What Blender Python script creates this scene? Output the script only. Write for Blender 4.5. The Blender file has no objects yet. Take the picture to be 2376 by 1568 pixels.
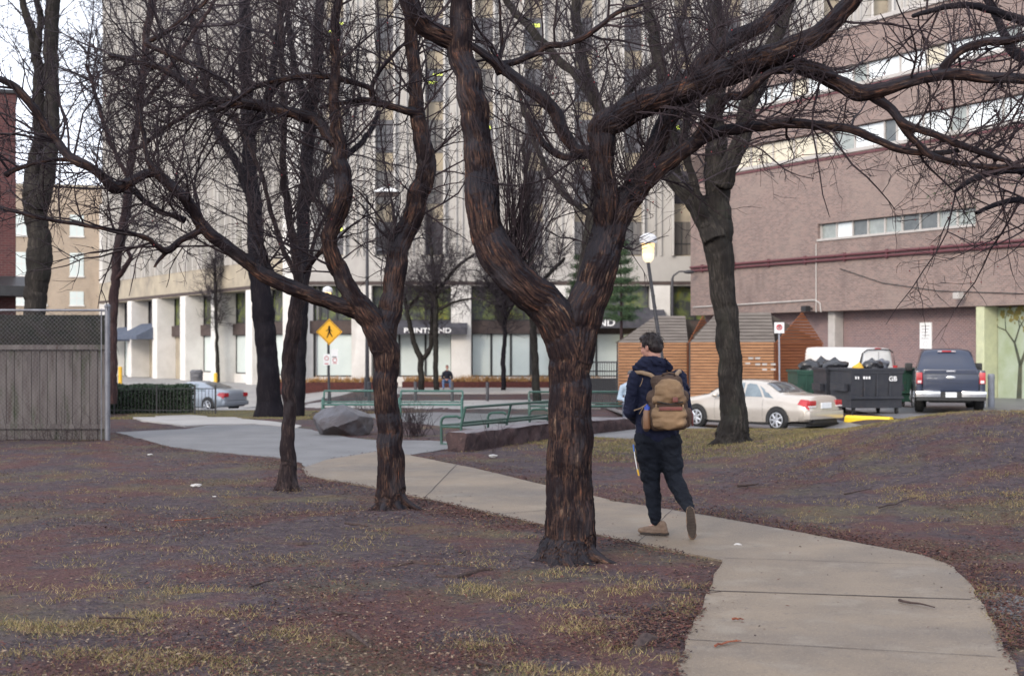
import bpy, bmesh, math, random
import numpy as np
from mathutils import Vector, Matrix, noise, geometry
R = math.radians
sc = bpy.context.scene
C = sc.collection
# ------------------------------------------------------------------ camera, sky, sun, exposure
FP = 3300.0; CX = 1188.0; HY = 806.0; CAMZ = 1.7      # photo frame 2376 x 1568, 50 mm lens
cam = bpy.data.objects.new('camera', bpy.data.cameras.new('camera')); C.objects.link(cam)
cam.location = (0, 0, CAMZ); cam.rotation_euler = (R(90), 0, 0)
cam.data.lens = 50.0; cam.data.sensor_width = 36.0; cam.data.shift_y = 22/2376.0
cam.data.clip_start = 0.1; cam.data.clip_end = 3000
cam.data.dof.use_dof = True; cam.data.dof.focus_distance = 12.0; cam.data.dof.aperture_fstop = 3.2
sc.camera = cam
SUNV = Vector((-0.50, -0.85, 0.42)).normalized()
w = bpy.data.worlds.new("World"); sc.world = w; w.use_nodes = True
nt = w.node_tree; bg = nt.nodes['Background']
sk = nt.nodes.new('ShaderNodeTexSky'); sk.sky_type = 'NISHITA'; sk.sun_disc = False
sk.sun_elevation = math.asin(SUNV.z); sk.sun_rotation = math.atan2(SUNV.x, SUNV.y)
sk.air_density = 1.0; sk.dust_density = 4.0; sk.ozone_density = 1.5
hs = nt.nodes.new('ShaderNodeHueSaturation'); hs.inputs['Saturation'].default_value = 0.30
nt.links.new(sk.outputs[0], hs.inputs['Color'])
mxw = nt.nodes.new('ShaderNodeMixRGB'); mxw.blend_type = 'MIX'; mxw.inputs[0].default_value = 0.65
mxw.inputs[2].default_value = (8.5, 9.0, 10.3, 1)       # the even overcast cloud layer
nt.links.new(hs.outputs[0], mxw.inputs[1]); nt.links.new(mxw.outputs[0], bg.inputs['Color'])
bg.inputs['Strength'].default_value = 0.13
sl = bpy.data.lights.new('sun', 'SUN'); sl.energy = 1.0; sl.angle = R(12); sl.color = (1, .86, .70)
so = bpy.data.objects.new('sun', sl); C.objects.link(so)
so.rotation_euler = (-SUNV).to_track_quat('-Z', 'Y').to_euler(); so.location = (20, -20, 30)
sc.view_settings.view_transform = 'Standard'; sc.view_settings.look = 'None'
sc.view_settings.exposure = 0.95; sc.view_settings.gamma = 1.0
RND = random.Random(7); RG = np.random.default_rng(5)

# ------------------------------------------------------------------ helpers
def P(px, py, d): return Vector(((px-CX)*d/FP, d, CAMZ+(HY-py)*d/FP))
def sm(t):
    t = np.clip(t, 0, 1); return t*t*(3-2*t)
def H(x, y):
    x = np.asarray(x, float); y = np.asarray(y, float)
    z = -.58*sm((y-33+5*sm((x-1)/3))/12)
    z = z - .8*sm((y-50)/16)*(1-sm((y-74)/12))*sm((-7-x)/6)
    z = z + .40*sm((x-8.4)/1.8)*sm((y-34)/5)
    z = z - .12*sm((x-4)/3)*sm((y-33)/6)
    A = .79*sm((x-2.4)/4.6)
    g = np.exp(-((y-20)/np.where(y < 20, 3.4, 4.5))**2)
    return z + A*g
def HZ(x, y): return float(H(x, y))
def GX(px, d):
    x = (px-CX)*d/FP; return Vector((x, d, HZ(x, d)))
def hit(px, py):
    d = 4.0; k = (px-CX)/FP; s = (HY-py)/FP
    while d < 400:
        if CAMZ+s*d <= HZ(k*d, d): break
        d += .1
    a, b = d-.1, d
    for _ in range(14):
        m = (a+b)/2
        if CAMZ+s*m <= HZ(k*m, m): b = m
        else: a = m
    return (k*b, b)
def tag(o, label=None, cat=None, group=None, kind=None):
    if label: o['label'] = label
    if cat: o['category'] = cat
    if group: o['group'] = group
    if kind: o['kind'] = kind
    return o
def thing(name, label, cat, loc=(0, 0, 0), rz=0, group=None):
    o = bpy.data.objects.new(name, None); C.objects.link(o); o.empty_display_size = .2
    o.location = loc; o.rotation_euler = (0, 0, rz); return tag(o, label, cat, group)
def copy_tree(o, parent=None):
    c = o.copy(); C.objects.link(c); c.parent = parent
    for ch in list(o.children): copy_tree(ch, c)
    return c
def link(name, me, mats, parent=None, smooth=False):
    o = bpy.data.objects.new(name, me); C.objects.link(o)
    if parent is not None: o.parent = parent
    if not isinstance(mats, (list, tuple)): mats = [mats]
    for m in mats: me.materials.append(m)
    if smooth: me.polygons.foreach_set('use_smooth', [True]*len(me.polygons))
    return o

class MB:
    def __init__(s, T=None, off=None):
        s.v = []; s.f = []; s.mi = []; s.m = 0; s.T = T or Matrix.Identity(4); s.off = Vector(off) if off is not None else None
    def add(s, vs, fs):
        n = len(s.v)
        for p in vs:
            q = s.T @ Vector(p)
            if s.off is not None: q = q - s.off
            s.v.append(q)
        for f in fs: s.f.append([i+n for i in f]); s.mi.append(s.m)
    def box(s, x0, x1, y0, y1, z0, z1):
        s.add([(x0,y0,z0),(x1,y0,z0),(x1,y1,z0),(x0,y1,z0),(x0,y0,z1),(x1,y0,z1),(x1,y1,z1),(x0,y1,z1)],
              [(0,3,2,1),(4,5,6,7),(0,1,5,4),(1,2,6,5),(2,3,7,6),(3,0,4,7)])
    def bbox(s, x0, x1, y0, y1, z0, z1, b=.02):     # box with chamfered edges
        bm = bmesh.new(); bmesh.ops.create_cube(bm, size=1)
        for v in bm.verts: v.co = Vector(((x0+x1)/2+v.co.x*(x1-x0), (y0+y1)/2+v.co.y*(y1-y0), (z0+z1)/2+v.co.z*(z1-z0)))
        bmesh.ops.bevel(bm, geom=list(bm.edges), offset=b, segments=2, affect='EDGES', profile=.6)
        s.bm(bm)
    def bm(s, bm, M=None):
        bm.verts.ensure_lookup_table(); bm.verts.index_update()
        s.add([(M @ v.co if M else v.co) for v in bm.verts], [[v.index for v in f.verts] for f in bm.faces]); bm.free()
    def quad(s, a, b, c, d): s.add([a, b, c, d], [(0,1,2,3)])
    def prism(s, poly, axis, a, b):                 # poly: 2D points, extruded along axis 'x','y' or 'z'
        def mk(p, t): return {'x': (t, p[0], p[1]), 'y': (p[0], t, p[1]), 'z': (p[0], p[1], t)}[axis]
        n = len(poly); vs = [mk(p, a) for p in poly]+[mk(p, b) for p in poly]
        s.add(vs, [list(range(n))[::-1], list(range(n, 2*n))]+[(i, (i+1) % n, n+(i+1) % n, n+i) for i in range(n)])
    def tube(s, pts, rad, n=8, caps=True):
        pts = [Vector(p) for p in pts]; K = len(pts)
        if not hasattr(rad, '__len__'): rad = [rad]*K
        t = (pts[1]-pts[0]).normalized(); u = t.orthogonal().normalized(); vs = []
        for i in range(K):
            tt = (pts[min(i+1, K-1)]-pts[max(i-1, 0)]).normalized()
            u = (u-tt*u.dot(tt)).normalized(); v = tt.cross(u)
            for k in range(n):
                a = 2*math.pi*k/n; vs.append(pts[i]+(u*math.cos(a)+v*math.sin(a))*rad[i])
        fs = [(i*n+k, i*n+(k+1) % n, (i+1)*n+(k+1) % n, (i+1)*n+k) for i in range(K-1) for k in range(n)]
        if caps: fs += [list(range(n))[::-1], list(range((K-1)*n, K*n))]
        s.add(vs, fs)
    def cyl(s, c, r, h, n=16, r2=None, axis='z'):
        c = Vector(c); d = {'x': Vector((1,0,0)), 'y': Vector((0,1,0)), 'z': Vector((0,0,1))}[axis]
        s.tube([c, c+d*h], [r, r if r2 is None else r2], n)
    def ell(s, c, rx, ry, rz, n=12, M=None):
        bm = bmesh.new(); bmesh.ops.create_uvsphere(bm, u_segments=n, v_segments=max(6, n*2//3), radius=1)
        Q = Matrix.Translation(Vector(c)) @ (M or Matrix.Identity(4)) @ Matrix.Diagonal((rx, ry, rz, 1)); s.bm(bm, Q)
    def cap(s, p0, r0, p1, r1, n=12):               # tapered capsule
        p0 = Vector(p0); p1 = Vector(p1); s.tube([p0, p1], [r0, r1], n); s.ell(p0, r0, r0, r0, n); s.ell(p1, r1, r1, r1, n)
    def mesh(s, name):
        me = bpy.data.meshes.new(name); me.from_pydata([tuple(v) for v in s.v], [], s.f); me.update(); return me
    def build(s, name, mats, parent=None, smooth=False, fix=False):
        me = s.mesh(name)
        o = link(name, me, mats, parent, smooth)
        if isinstance(mats, (list, tuple)) and len(mats) > 1: me.polygons.foreach_set('material_index', s.mi)
        bm = bmesh.new(); bm.from_mesh(me); bmesh.ops.recalc_face_normals(bm, faces=bm.faces); bm.to_mesh(me); bm.free()
        if smooth:
            try: me.set_sharp_from_angle(angle=R(40))
            except Exception: pass
        return o
def remesh(mb, name, voxel, mats, parent=None, it=4, disp=None):
    me = mb.mesh(name); o = bpy.data.objects.new(name, me); C.objects.link(o)
    m = o.modifiers.new('r', 'REMESH'); m.mode = 'VOXEL'; m.voxel_size = voxel
    if it: q = o.modifiers.new('s', 'SMOOTH'); q.factor = .5; q.iterations = it
    dg = bpy.context.evaluated_depsgraph_get(); dg.update()
    m2 = bpy.data.meshes.new_from_object(o.evaluated_get(dg)); m2.name = name
    bpy.data.objects.remove(o); bpy.data.meshes.remove(me)
    if disp:
        for v in m2.vertices: v.co = v.co + v.normal*disp(v.co, v.normal)
    return link(name, m2, mats, parent, True)

# ---------- numpy mesh
def npmesh(name, V, F, mats, parent=None, smooth=True, bark=None, mi=None, off=None):
    V = np.asarray(V, np.float32).reshape(-1, 3)
    if off is not None: V = V-np.array(off, np.float32)
    F = np.asarray(F, np.int32); n, k = F.shape
    me = bpy.data.meshes.new(name); me.vertices.add(len(V)); me.vertices.foreach_set('co', V.ravel())
    me.loops.add(n*k); me.loops.foreach_set('vertex_index', F.ravel())
    me.polygons.add(n); me.polygons.foreach_set('loop_start', np.arange(0, n*k, k, dtype=np.int32))
    me.polygons.foreach_set('loop_total', np.full(n, k, np.int32))
    me.update(calc_edges=True); me.validate()
    o = link(name, me, mats, parent, smooth)
    if mi is not None: me.polygons.foreach_set('material_index', np.asarray(mi, np.int32))
    if bark is not None:
        at = me.attributes.new('bark', 'FLOAT_VECTOR', 'POINT'); at.data.foreach_set('vector', np.asarray(bark, np.float32).ravel())
    return o

# ------------------------------------------------------------------ materials
MATS = {}
def M(name, c1, c2=None, scale=4.0, rough=.8, bump=0.0, detail=4, spec=.4, stretch=(1,1,1), metal=0, emit=None, estr=0, c3=None, lo=.35, hi=.65, coord='Object', bscale=None, trans=0, alpha=None):
    m = bpy.data.materials.new(name); m.use_nodes = True; n = m.node_tree.nodes; l = m.node_tree.links
    b = n['Principled BSDF']; b.inputs['Roughness'].default_value = rough; b.inputs['Metallic'].default_value = metal
    b.inputs['Specular IOR Level'].default_value = spec
    tc = n.new('ShaderNodeTexCoord'); mp = n.new('ShaderNodeMapping'); mp.inputs['Scale'].default_value = stretch
    if coord == 'bark':
        a = n.new('ShaderNodeAttribute'); a.attribute_name = 'bark'; l.new(a.outputs['Vector'], mp.inputs['Vector'])
    else: l.new(tc.outputs[coord], mp.inputs['Vector'])
    c2 = c2 or tuple(x*.75 for x in c1)
    if rough >= .65 and spec == .4: b.inputs['Specular IOR Level'].default_value = .12
    nz = n.new('ShaderNodeTexNoise'); nz.inputs['Scale'].default_value = scale; nz.inputs['Detail'].default_value = detail; nz.inputs['Roughness'].default_value = .62
    l.new(mp.outputs[0], nz.inputs['Vector'])
    cr = n.new('ShaderNodeValToRGB'); e = cr.color_ramp.elements
    e[0].position = lo; e[0].color = (*c1, 1); e[1].position = hi; e[1].color = (*c2, 1)
    if c3: q = e.new(min(.98, hi+.1)); q.color = (*c3, 1)
    l.new(nz.outputs['Fac'], cr.inputs[0]); l.new(cr.outputs[0], b.inputs['Base Color'])
    if bump:
        bp = n.new('ShaderNodeBump'); bp.inputs['Strength'].default_value = 1.0; bp.inputs['Distance'].default_value = bump
        if bscale:
            z2 = n.new('ShaderNodeTexNoise'); z2.inputs['Scale'].default_value = bscale; z2.inputs['Detail'].default_value = 6
            l.new(mp.outputs[0], z2.inputs['Vector']); l.new(z2.outputs['Fac'], bp.inputs['Height'])
        else: l.new(nz.outputs['Fac'], bp.inputs['Height'])
        l.new(bp.outputs[0], b.inputs['Normal'])
    if emit: b.inputs['Emission Color'].default_value = (*emit, 1); b.inputs['Emission Strength'].default_value = estr
    if trans: b.inputs['Transmission Weight'].default_value = trans
    MATS[name] = m; return m
def mixlayer(m, color, scale, lo, hi, coord='Object', stretch=(1,1,1), fac=1.0, axis=None):
    """lays another noise-masked colour over a material's base colour (dirt, stains, moss)"""
    n = m.node_tree.nodes; l = m.node_tree.links; b = n['Principled BSDF']; src = b.inputs['Base Color'].links[0].from_socket
    tc = n.new('ShaderNodeTexCoord'); mp = n.new('ShaderNodeMapping'); mp.inputs['Scale'].default_value = stretch
    mp.inputs['Location'].default_value = (3.1, 7.7, 1.3)
    if coord == 'bark':
        a = n.new('ShaderNodeAttribute'); a.attribute_name = 'bark'; l.new(a.outputs['Vector'], mp.inputs['Vector'])
    else: l.new(tc.outputs[coord], mp.inputs['Vector'])
    nz = n.new('ShaderNodeTexNoise'); nz.inputs['Scale'].default_value = scale; nz.inputs['Detail'].default_value = 5; nz.inputs['Roughness'].default_value = .6
    l.new(mp.outputs[0], nz.inputs['Vector'])
    mr = n.new('ShaderNodeMapRange'); mr.inputs['From Min'].default_value = lo; mr.inputs['From Max'].default_value = hi; mr.inputs['To Max'].default_value = fac
    l.new(nz.outputs['Fac'], mr.inputs['Value'])
    mx = n.new('ShaderNodeMixRGB'); mx.inputs[2].default_value = (*color, 1)
    l.new(mr.outputs[0], mx.inputs[0]); l.new(src, mx.inputs[1]); l.new(mx.outputs[0], b.inputs['Base Color'])
    return m
# ground
m_soil = M('soil', (.036,.028,.034), (.088,.067,.072), 9, .85, .03, 8, bscale=30, lo=.3, hi=.7)
mixlayer(m_soil, (.090,.042,.038), 1.1, .48, .60, fac=.7)
mixlayer(m_soil, (.105,.092,.050), .7, .52, .64, fac=.5)
mixlayer(m_soil, (.19,.155,.075), 17, .60, .68, fac=.65)
mixlayer(m_soil, (.018,.013,.017), 26, .56, .66, fac=.75)
m_conc = M('path_concrete', (.195,.150,.105), (.126,.098,.073), 1.1, .58, .004, 8, bscale=140, spec=.5)
mixlayer(m_conc, (.078,.066,.060), .6, .49, .66, fac=.72)
mixlayer(m_conc, (.24,.205,.16), 2.4, .54, .68, fac=.5)
mixlayer(m_conc, (.08,.066,.06), 9, .62, .72, fac=.6)
mixlayer(m_conc, (.30,.25,.19), 60, .56, .66, fac=.55)
mixlayer(m_conc, (.07,.055,.05), 42, .58, .68, fac=.6)
m_plaza = M('plaza_asphalt', (.150,.150,.155), (.105,.105,.110), 1.2, .6, .004, 8, bscale=90, spec=.4)
mixlayer(m_plaza, (.13,.12,.13), 6, .60, .70, fac=.5)
m_walk = M('pale_paving', (.33,.315,.30), (.25,.24,.235), .8, .6, .003, 6)
mixlayer(m_walk, (.22,.20,.20), .5, .55, .66, fac=.7, stretch=(.3,1,1))
m_lot = M('parking_asphalt', (.12,.12,.125), (.18,.175,.18), .7, .45, .004, 6)
m_road = M('road_asphalt', (.24,.235,.235), (.31,.30,.29), .6, .5, .003, 6)
m_joint = M('joint', (.045,.04,.04), (.08,.07,.07), 20, .9)
m_turf = M('thin_turf', (.12,.115,.05), (.07,.055,.042), 5, .9, .02, 8, bscale=40)
# bark
def bark(name, dark, mid, red, pale, grey, s=1.0):
    m = M(name, dark, mid, 64*s, .8, .012, 8, coord='bark', stretch=(1,1,.13), c3=red, lo=.40, hi=.60, spec=.08)
    mixlayer(m, pale, 52*s, .58, .70, 'bark', (1,1,.09), .55)
    mixlayer(m, dark, 7*s, .45, .57, 'bark', (1,1,.5), .88)
    mixlayer(m, dark, 60*s, .54, .62, 'bark', (1,1,.35), .7)
    mixlayer(m, grey, 4*s, .56, .68, 'bark', (1,1,.5), .6)
    return m
def topmoss(m, color, fac):
    n = m.node_tree.nodes; l = m.node_tree.links; b = n['Principled BSDF']; src = b.inputs['Base Color'].links[0].from_socket
    g_ = n.new('ShaderNodeNewGeometry'); sp = n.new('ShaderNodeSeparateXYZ'); l.new(g_.outputs['Normal'], sp.inputs[0])
    nz = n.new('ShaderNodeTexNoise'); nz.inputs['Scale'].default_value = 6; nz.inputs['Detail'].default_value = 5
    ad = n.new('ShaderNodeMath'); ad.operation = 'ADD'; l.new(sp.outputs['Z'], ad.inputs[0]); l.new(nz.outputs['Fac'], ad.inputs[1])
    mr = n.new('ShaderNodeMapRange'); mr.inputs['From Min'].default_value = .62; mr.inputs['From Max'].default_value = .85; mr.inputs['To Max'].default_value = fac; l.new(ad.outputs[0], mr.inputs['Value'])
    mx = n.new('ShaderNodeMixRGB'); mx.inputs[2].default_value = (*color, 1); l.new(mr.outputs[0], mx.inputs[0]); l.new(src, mx.inputs[1]); l.new(mx.outputs[0], b.inputs['Base Color'])
b_crab = bark('crab_bark', (.011,.008,.010), (.062,.036,.028), (.165,.066,.040), (.27,.18,.125), (.046,.043,.050))
topmoss(b_crab, (.022,.022,.028), .7)
b_slim = bark('slim_bark', (.016,.012,.014), (.045,.032,.031), (.10,.056,.046), (.19,.14,.12), (.05,.045,.05))
b_dark = bark('dark_bark', (.009,.008,.011), (.018,.015,.018), (.026,.022,.025), (.04,.034,.034), (.015,.015,.02), .5)
b_grey = bark('grey_bark', (.018,.016,.015), (.040,.035,.031), (.070,.060,.050), (.11,.094,.076), (.034,.034,.028), .6)
b_red = bark('reddish_bark', (.03,.02,.022), (.065,.038,.036), (.10,.052,.045), (.14,.09,.08), (.05,.043,.045), .6)
t_twig = M('twig', (.042,.030,.033), (.020,.015,.019), 3, .7)
t_twigg = M('grey_twig', (.060,.050,.057), (.030,.024,.029), 2, .7)
t_berry = M('berry', (.16,.012,.016), (.10,.008,.012), 30, .35)
# ------------------------------------------------------------------ GROUND
def polyworld(pp): return np.array([hit(*p) for p in pp])
def inside(pts, poly):
    x, y = pts[:, 0], pts[:, 1]; c = np.zeros(len(pts), bool); n = len(poly)
    for i in range(n):
        x1, y1 = poly[i]; x2, y2 = poly[(i+1) % n]
        k = ((y1 > y) != (y2 > y)); c ^= k & (x < (x2-x1)*(y-y1)/(y2-y1+1e-12)+x1)
    return c
def edist(pts, poly):
    d = np.full(len(pts), 1e9); n = len(poly)
    for i in range(n):
        a = poly[i]; b = poly[(i+1) % n]; ab = b-a
        t = np.clip(((pts-a)@ab)/(ab@ab+1e-12), 0, 1); d = np.minimum(d, np.linalg.norm(pts-(a+t[:, None]*ab), axis=1))
    return d
path_px = [(1560,1640),(1590,1500),(1612,1440),(1640,1380),(1676,1304),(1590,1288),(1500,1268),(1370,1240),(1230,1214),(1100,1186),(1000,1162),(850,1130),(712,1106),(700,1088),
           (760,1068),(870,1050),(945,1056),(1040,1076),(1110,1090),(1200,1112),(1300,1136),(1400,1158),(1420,1165),(1500,1176),(1600,1192),(1750,1218),(1900,1246),(2060,1276),(2150,1294),(2215,1320),(2262,1372),(2300,1440),(2340,1520),(2390,1640)]
plaza_px = [(712,1102),(700,1076),(640,1062),(480,1048),(395,1038),(300,1012),(268,1004),(340,1000),(430,996),(470,990),(500,984),(590,983),(690,992),(745,1003),(800,1014),(870,1022),(1000,1023),(1046,1026),(1048,1042),(940,1058),(875,1053),(770,1070)]
spur_px = [(308,972),(360,967),(440,964),(480,967),(560,974),(640,981),(700,990),(690,994),(590,985.5),(500,987),(430,990),(380,984),(330,978)]
pathw = polyworld(path_px); plazaw = polyworld(plaza_px); spurw = polyworld(spur_px)
side_slab_px = [(2268,1378),(2320,1372),(2420,1400),(2420,1470),(2330,1455),(2296,1428)]
sidew = polyworld(side_slab_px)
court_w = np.array([(-.9,29.5),(2.2,26.3),(3.2,29.0),(3.4,33),(3.4,46),(-2.5,50),(-6.5,48),(-6.2,44),(-3.2,34)])
lotw = np.array([(3.5,32),(5.2,31),(9,30.5),(14,31.5),(20,33),(40,34),(60,34),(60,90),(8,80),(3.5,56)])
def axis_coords(lo, f0, f1, hi, fs, gr):
    a = list(np.arange(f0, f1, fs)); s = fs; x = a[-1]
    while x < hi: s *= gr; x += s; a.append(x)
    s = fs; x = a[0]; pre = []
    while x > lo: s *= gr; x -= s; pre.append(x)
    return np.array(pre[::-1]+a)
gx = axis_coords(-500, -6.5, 6.5, 500, .075, 1.06); gy = axis_coords(-30, 5.5, 21, 900, .075, 1.035)
GXm, GYm = np.meshgrid(gx, gy); GZ = H(GXm, GYm)
pts = np.stack([GXm.ravel(), GYm.ravel()], 1)
near = (pts[:, 1] < 60) & (pts[:, 1] > 4) & (abs(pts[:, 0]) < 20)
msk = np.zeros(len(pts)); q = pts[near]; dm = np.full(len(q), 9.0)
for poly in (pathw, plazaw, spurw, sidew, court_w, lotw):
    ins = inside(q, poly); dd = edist(q, poly); dm = np.minimum(dm, np.where(ins, -dd, dd))
msk[near] = sm((dm)/.25)
nz = np.zeros(len(pts))
idx = np.where(msk > 0)[0]
for i in idx:
    x, y = pts[i]
    nz[i] = .030*noise.noise(Vector((x*1.3, y*1.3, 0)))+.018*noise.noise(Vector((x*4.1, y*4.1, 3)))+.010*noise.noise(Vector((x*11, y*11, 5)))
GZ = GZ.ravel()+nz*msk
nx, ny = len(gx), len(gy); ii = np.arange(nx*ny).reshape(ny, nx)
F = np.stack([ii[:-1,:-1], ii[:-1,1:], ii[1:,1:], ii[1:,:-1]], -1).reshape(-1, 4)
g = npmesh('ground', np.stack([pts[:,0], pts[:,1], GZ], 1), F, m_soil); tag(g, kind='structure')
def sheet(name, poly, mat, h, step=.5):
    poly = [Vector(p) for p in poly]; P2 = list(poly); n = len(poly); E = [(i, (i+1) % n) for i in range(n)]
    arr = np.array([list(p) for p in poly]); lo = arr.min(0); hi = arr.max(0)
    gxx, gyy = np.meshgrid(np.arange(lo[0], hi[0], step), np.arange(lo[1], hi[1], step)); c = np.stack([gxx.ravel(), gyy.ravel()], 1)
    c = c[inside(c, arr)]; c = c[edist(c, arr) > step*.3]
    P2 += [Vector(p) for p in c]
    vs, es, fs, *_ = geometry.delaunay_2d_cdt(P2, E, [], 1, 1e-5)
    me = bpy.data.meshes.new(name); v3 = [(v.x, v.y, HZ(v.x, v.y)+h) for v in vs]
    bnd = len(v3)
    me.from_pydata(v3, [], [list(f) for f in fs]); me.update()
    bm = bmesh.new(); bm.from_mesh(me); bmesh.ops.recalc_face_normals(bm, faces=bm.faces)
    if bm.faces and sum(f.normal.z for f in bm.faces) < 0: bmesh.ops.reverse_faces(bm, faces=bm.faces)
    # thickness: skirt down at the rim
    ed = [e for e in bm.edges if e.is_boundary]
    r = bmesh.ops.extrude_edge_only(bm, edges=ed)
    for v in [x for x in r['geom'] if isinstance(x, bmesh.types.BMVert)]: v.co.z -= h+.05
    bm.to_mesh(me); bm.free()
    o = link(name, me, mat); return tag(o, kind='structure')
def jag(poly, amp, step=.25, seed=1):
    out = []; n = len(poly)
    for i in range(n):
        a = poly[i]; b = poly[(i+1) % n]; L = np.linalg.norm(b-a); k = max(1, int(L/step))
        nrm = np.array([-(b-a)[1], (b-a)[0]])/(L+1e-9)
        for j in range(k):
            p = a+(b-a)*j/k; e = noise.noise(Vector((p[0]*2.3, p[1]*2.3, seed)))*amp*(0 if j == 0 else 1); out.append(p+nrm*e)
    return np.array(out)
sheet('path', jag(pathw, .035, .12), m_conc, .016, .4)
sheet('plaza', jag(plazaw, .10, .3), m_plaza, .012, .8)
sheet('footpath', jag(spurw, .10, .4), m_walk, .030, .8)
sheet('path_slab', jag(sidew, .03, .2), m_plaza, .008, .4)
sheet('court', court_w, m_plaza, .008, 1.0)
sheet('parking_lot', lotw, m_lot, .008, 1.5)
sheet('sidewalk', np.array([(-13,52.5),(3.3,53),(3.3,62),(-10,62),(-14,58)]), m_walk, .02, 2)
sheet('pavement', np.array([(-14,70),(-5,69.5),(20,69.5),(30,80),(30,84),(-12,84),(-40,130),(-48,128),(-28,92)]), m_walk, .03, 3)
sheet('road', np.array([(-60,56),(-14.5,56.5),(-11,63),(-13,68),(-27,91),(-50,128),(-120,128),(-120,56)]), m_road, .02, 3)
sheet('turf', jag(np.array([(-12.8,36.5),(-8,34.5),(-4.2,33.5),(-3.6,35.5),(-6.6,45),(-7,51),(-10,51.5),(-13,51),(-12.6,44)]), .3, .5), m_turf, .02, 1)
for i, (a, b) in enumerate([((1640,1375),(2254,1396)), ((1682,1299),(2200,1316)), ((1602,1490),(2310,1530)), ((1150,1196),(1282,1186)), ((1480,1262),(1560,1185)), ((985,1158),(1060,1080)), ((2268,1386),(2400,1400))]):
    A = np.array(hit(*a)); B = np.array(hit(*b)); n_ = np.array([-(B-A)[1], (B-A)[0]]); n_ = n_/np.linalg.norm(n_)
    mb = MB(); K = 14; wd = (.011, .003, .004, .006, .004, .006, .006)[i]; Lp = []
    for k in range(K+1):
        c = A+(B-A)*k/K; ww = wd*(.7+.6*RND.random()); wob = RND.uniform(-.004, .004)
        Lp.append((c+n_*(ww+wob), c-n_*(ww-wob)))
    for k in range(K):
        a0, a1 = Lp[k]; b0, b1 = Lp[k+1]; z = lambda p: (p[0], p[1], HZ(*p)+.0195)
        mb.quad(z(a0), z(a1), z(b1), z(b0))
    tag(mb.build('path_joint', m_joint), kind='structure')

# ------------------------------------------------------------------ scatter: litter, grass
def scatter(n, xr, yr, dens, seed, avoid=True, keep=0.006):
    rg = np.random.default_rng(seed); out = []
    while sum(len(a) for a in out) < n:
        # more samples near the camera, as seen
        u = rg.random(n*2); y = yr[0]*(yr[1]/yr[0])**u; x = rg.uniform(-1, 1, n*2)*(y*.40+.6)+0
        x = np.clip(x, xr[0], xr[1]); p = np.stack([x, y], 1)
        dv = dens(p); k = rg.random(len(p)) < dv
        p = p[k]
        if avoid and len(p):
            bad = np.zeros(len(p), bool)
            for poly in (pathw, plazaw, spurw, court_w, lotw): bad |= inside(p, poly)
            bad &= rg.random(len(p)) > keep
            p = p[~bad]
        out.append(p)
        if len(out) > 30: break
    return np.concatenate(out)[:n]
def fbm(p, s, z):
    return np.array([noise.noise(Vector((a*s, b*s, z)))+.5*noise.noise(Vector((a*s*2.7, b*s*2.7, z+9))) for a, b in p])
def groundz(p): return H(p[:, 0], p[:, 1])
def bits(name, p, L, W, mats, seed, lift=.012, tilt=.5, arch=.12):
    rg = np.random.default_rng(seed); n = len(p); a = rg.uniform(0, 2*np.pi, n); L = rg.uniform(*L, n); W = rg.uniform(*W, n)
    ux = np.stack([np.cos(a), np.sin(a), rg.uniform(-tilt, tilt, n)*.7], 1); uy = np.stack([-np.sin(a), np.cos(a), rg.uniform(-tilt, tilt, n)], 1)
    c = np.stack([p[:, 0], p[:, 1], groundz(p)+lift+rg.uniform(0, .012, n)], 1)
    cu = np.stack([0*a, 0*a, rg.uniform(0, arch, n)], 1)*L[:, None]
    V = np.stack([c-ux*L[:, None], c-uy*W[:, None]+cu, c+ux*L[:, None], c+uy*W[:, None]], 1)
    F = np.arange(n*4).reshape(n, 4)
    return tag(npmesh(name, V.reshape(-1, 3), F, mats, smooth=False, mi=rg.integers(0, len(mats), n)), kind='stuff')
l_mats = [M('litter_red', (.090,.038,.033), rough=.7), M('litter_dark', (.030,.020,.023), rough=.7), M('litter_brown', (.12,.072,.052), rough=.8), M('litter_pale', (.24,.18,.13), rough=.8), M('litter_rust', (.100,.042,.034), rough=.7)]
p = scatter(85000, (-9, 9), (6.2, 30), lambda p: np.clip(.30+1.1*fbm(p, .45, 2), .04, 1), 3)
bits('leaf_litter', p, (.004, .019), (.0022, .008), [l_mats[0], l_mats[0], l_mats[1], l_mats[1], l_mats[2], l_mats[4], l_mats[4], l_mats[3]], 4)
p = scatter(9000, (-9, 9), (6.2, 24), lambda p: np.clip(.35+fbm(p, .7, 31), .05, 1), 33)
bits('bark_chips', p, (.007, .020), (.003, .007), [l_mats[1], l_mats[4], l_mats[0], l_mats[2]], 34, .008, .2)
p = scatter(5000, (-9, 9), (6.2, 22), lambda p: np.clip(.4+fbm(p, .9, 41), .05, 1), 43)
bits('fine_twigs', p, (.02, .07), (.001, .0025), [l_mats[1], l_mats[1], l_mats[2], l_mats[3]], 44, .010, .06, 0.)
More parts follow.
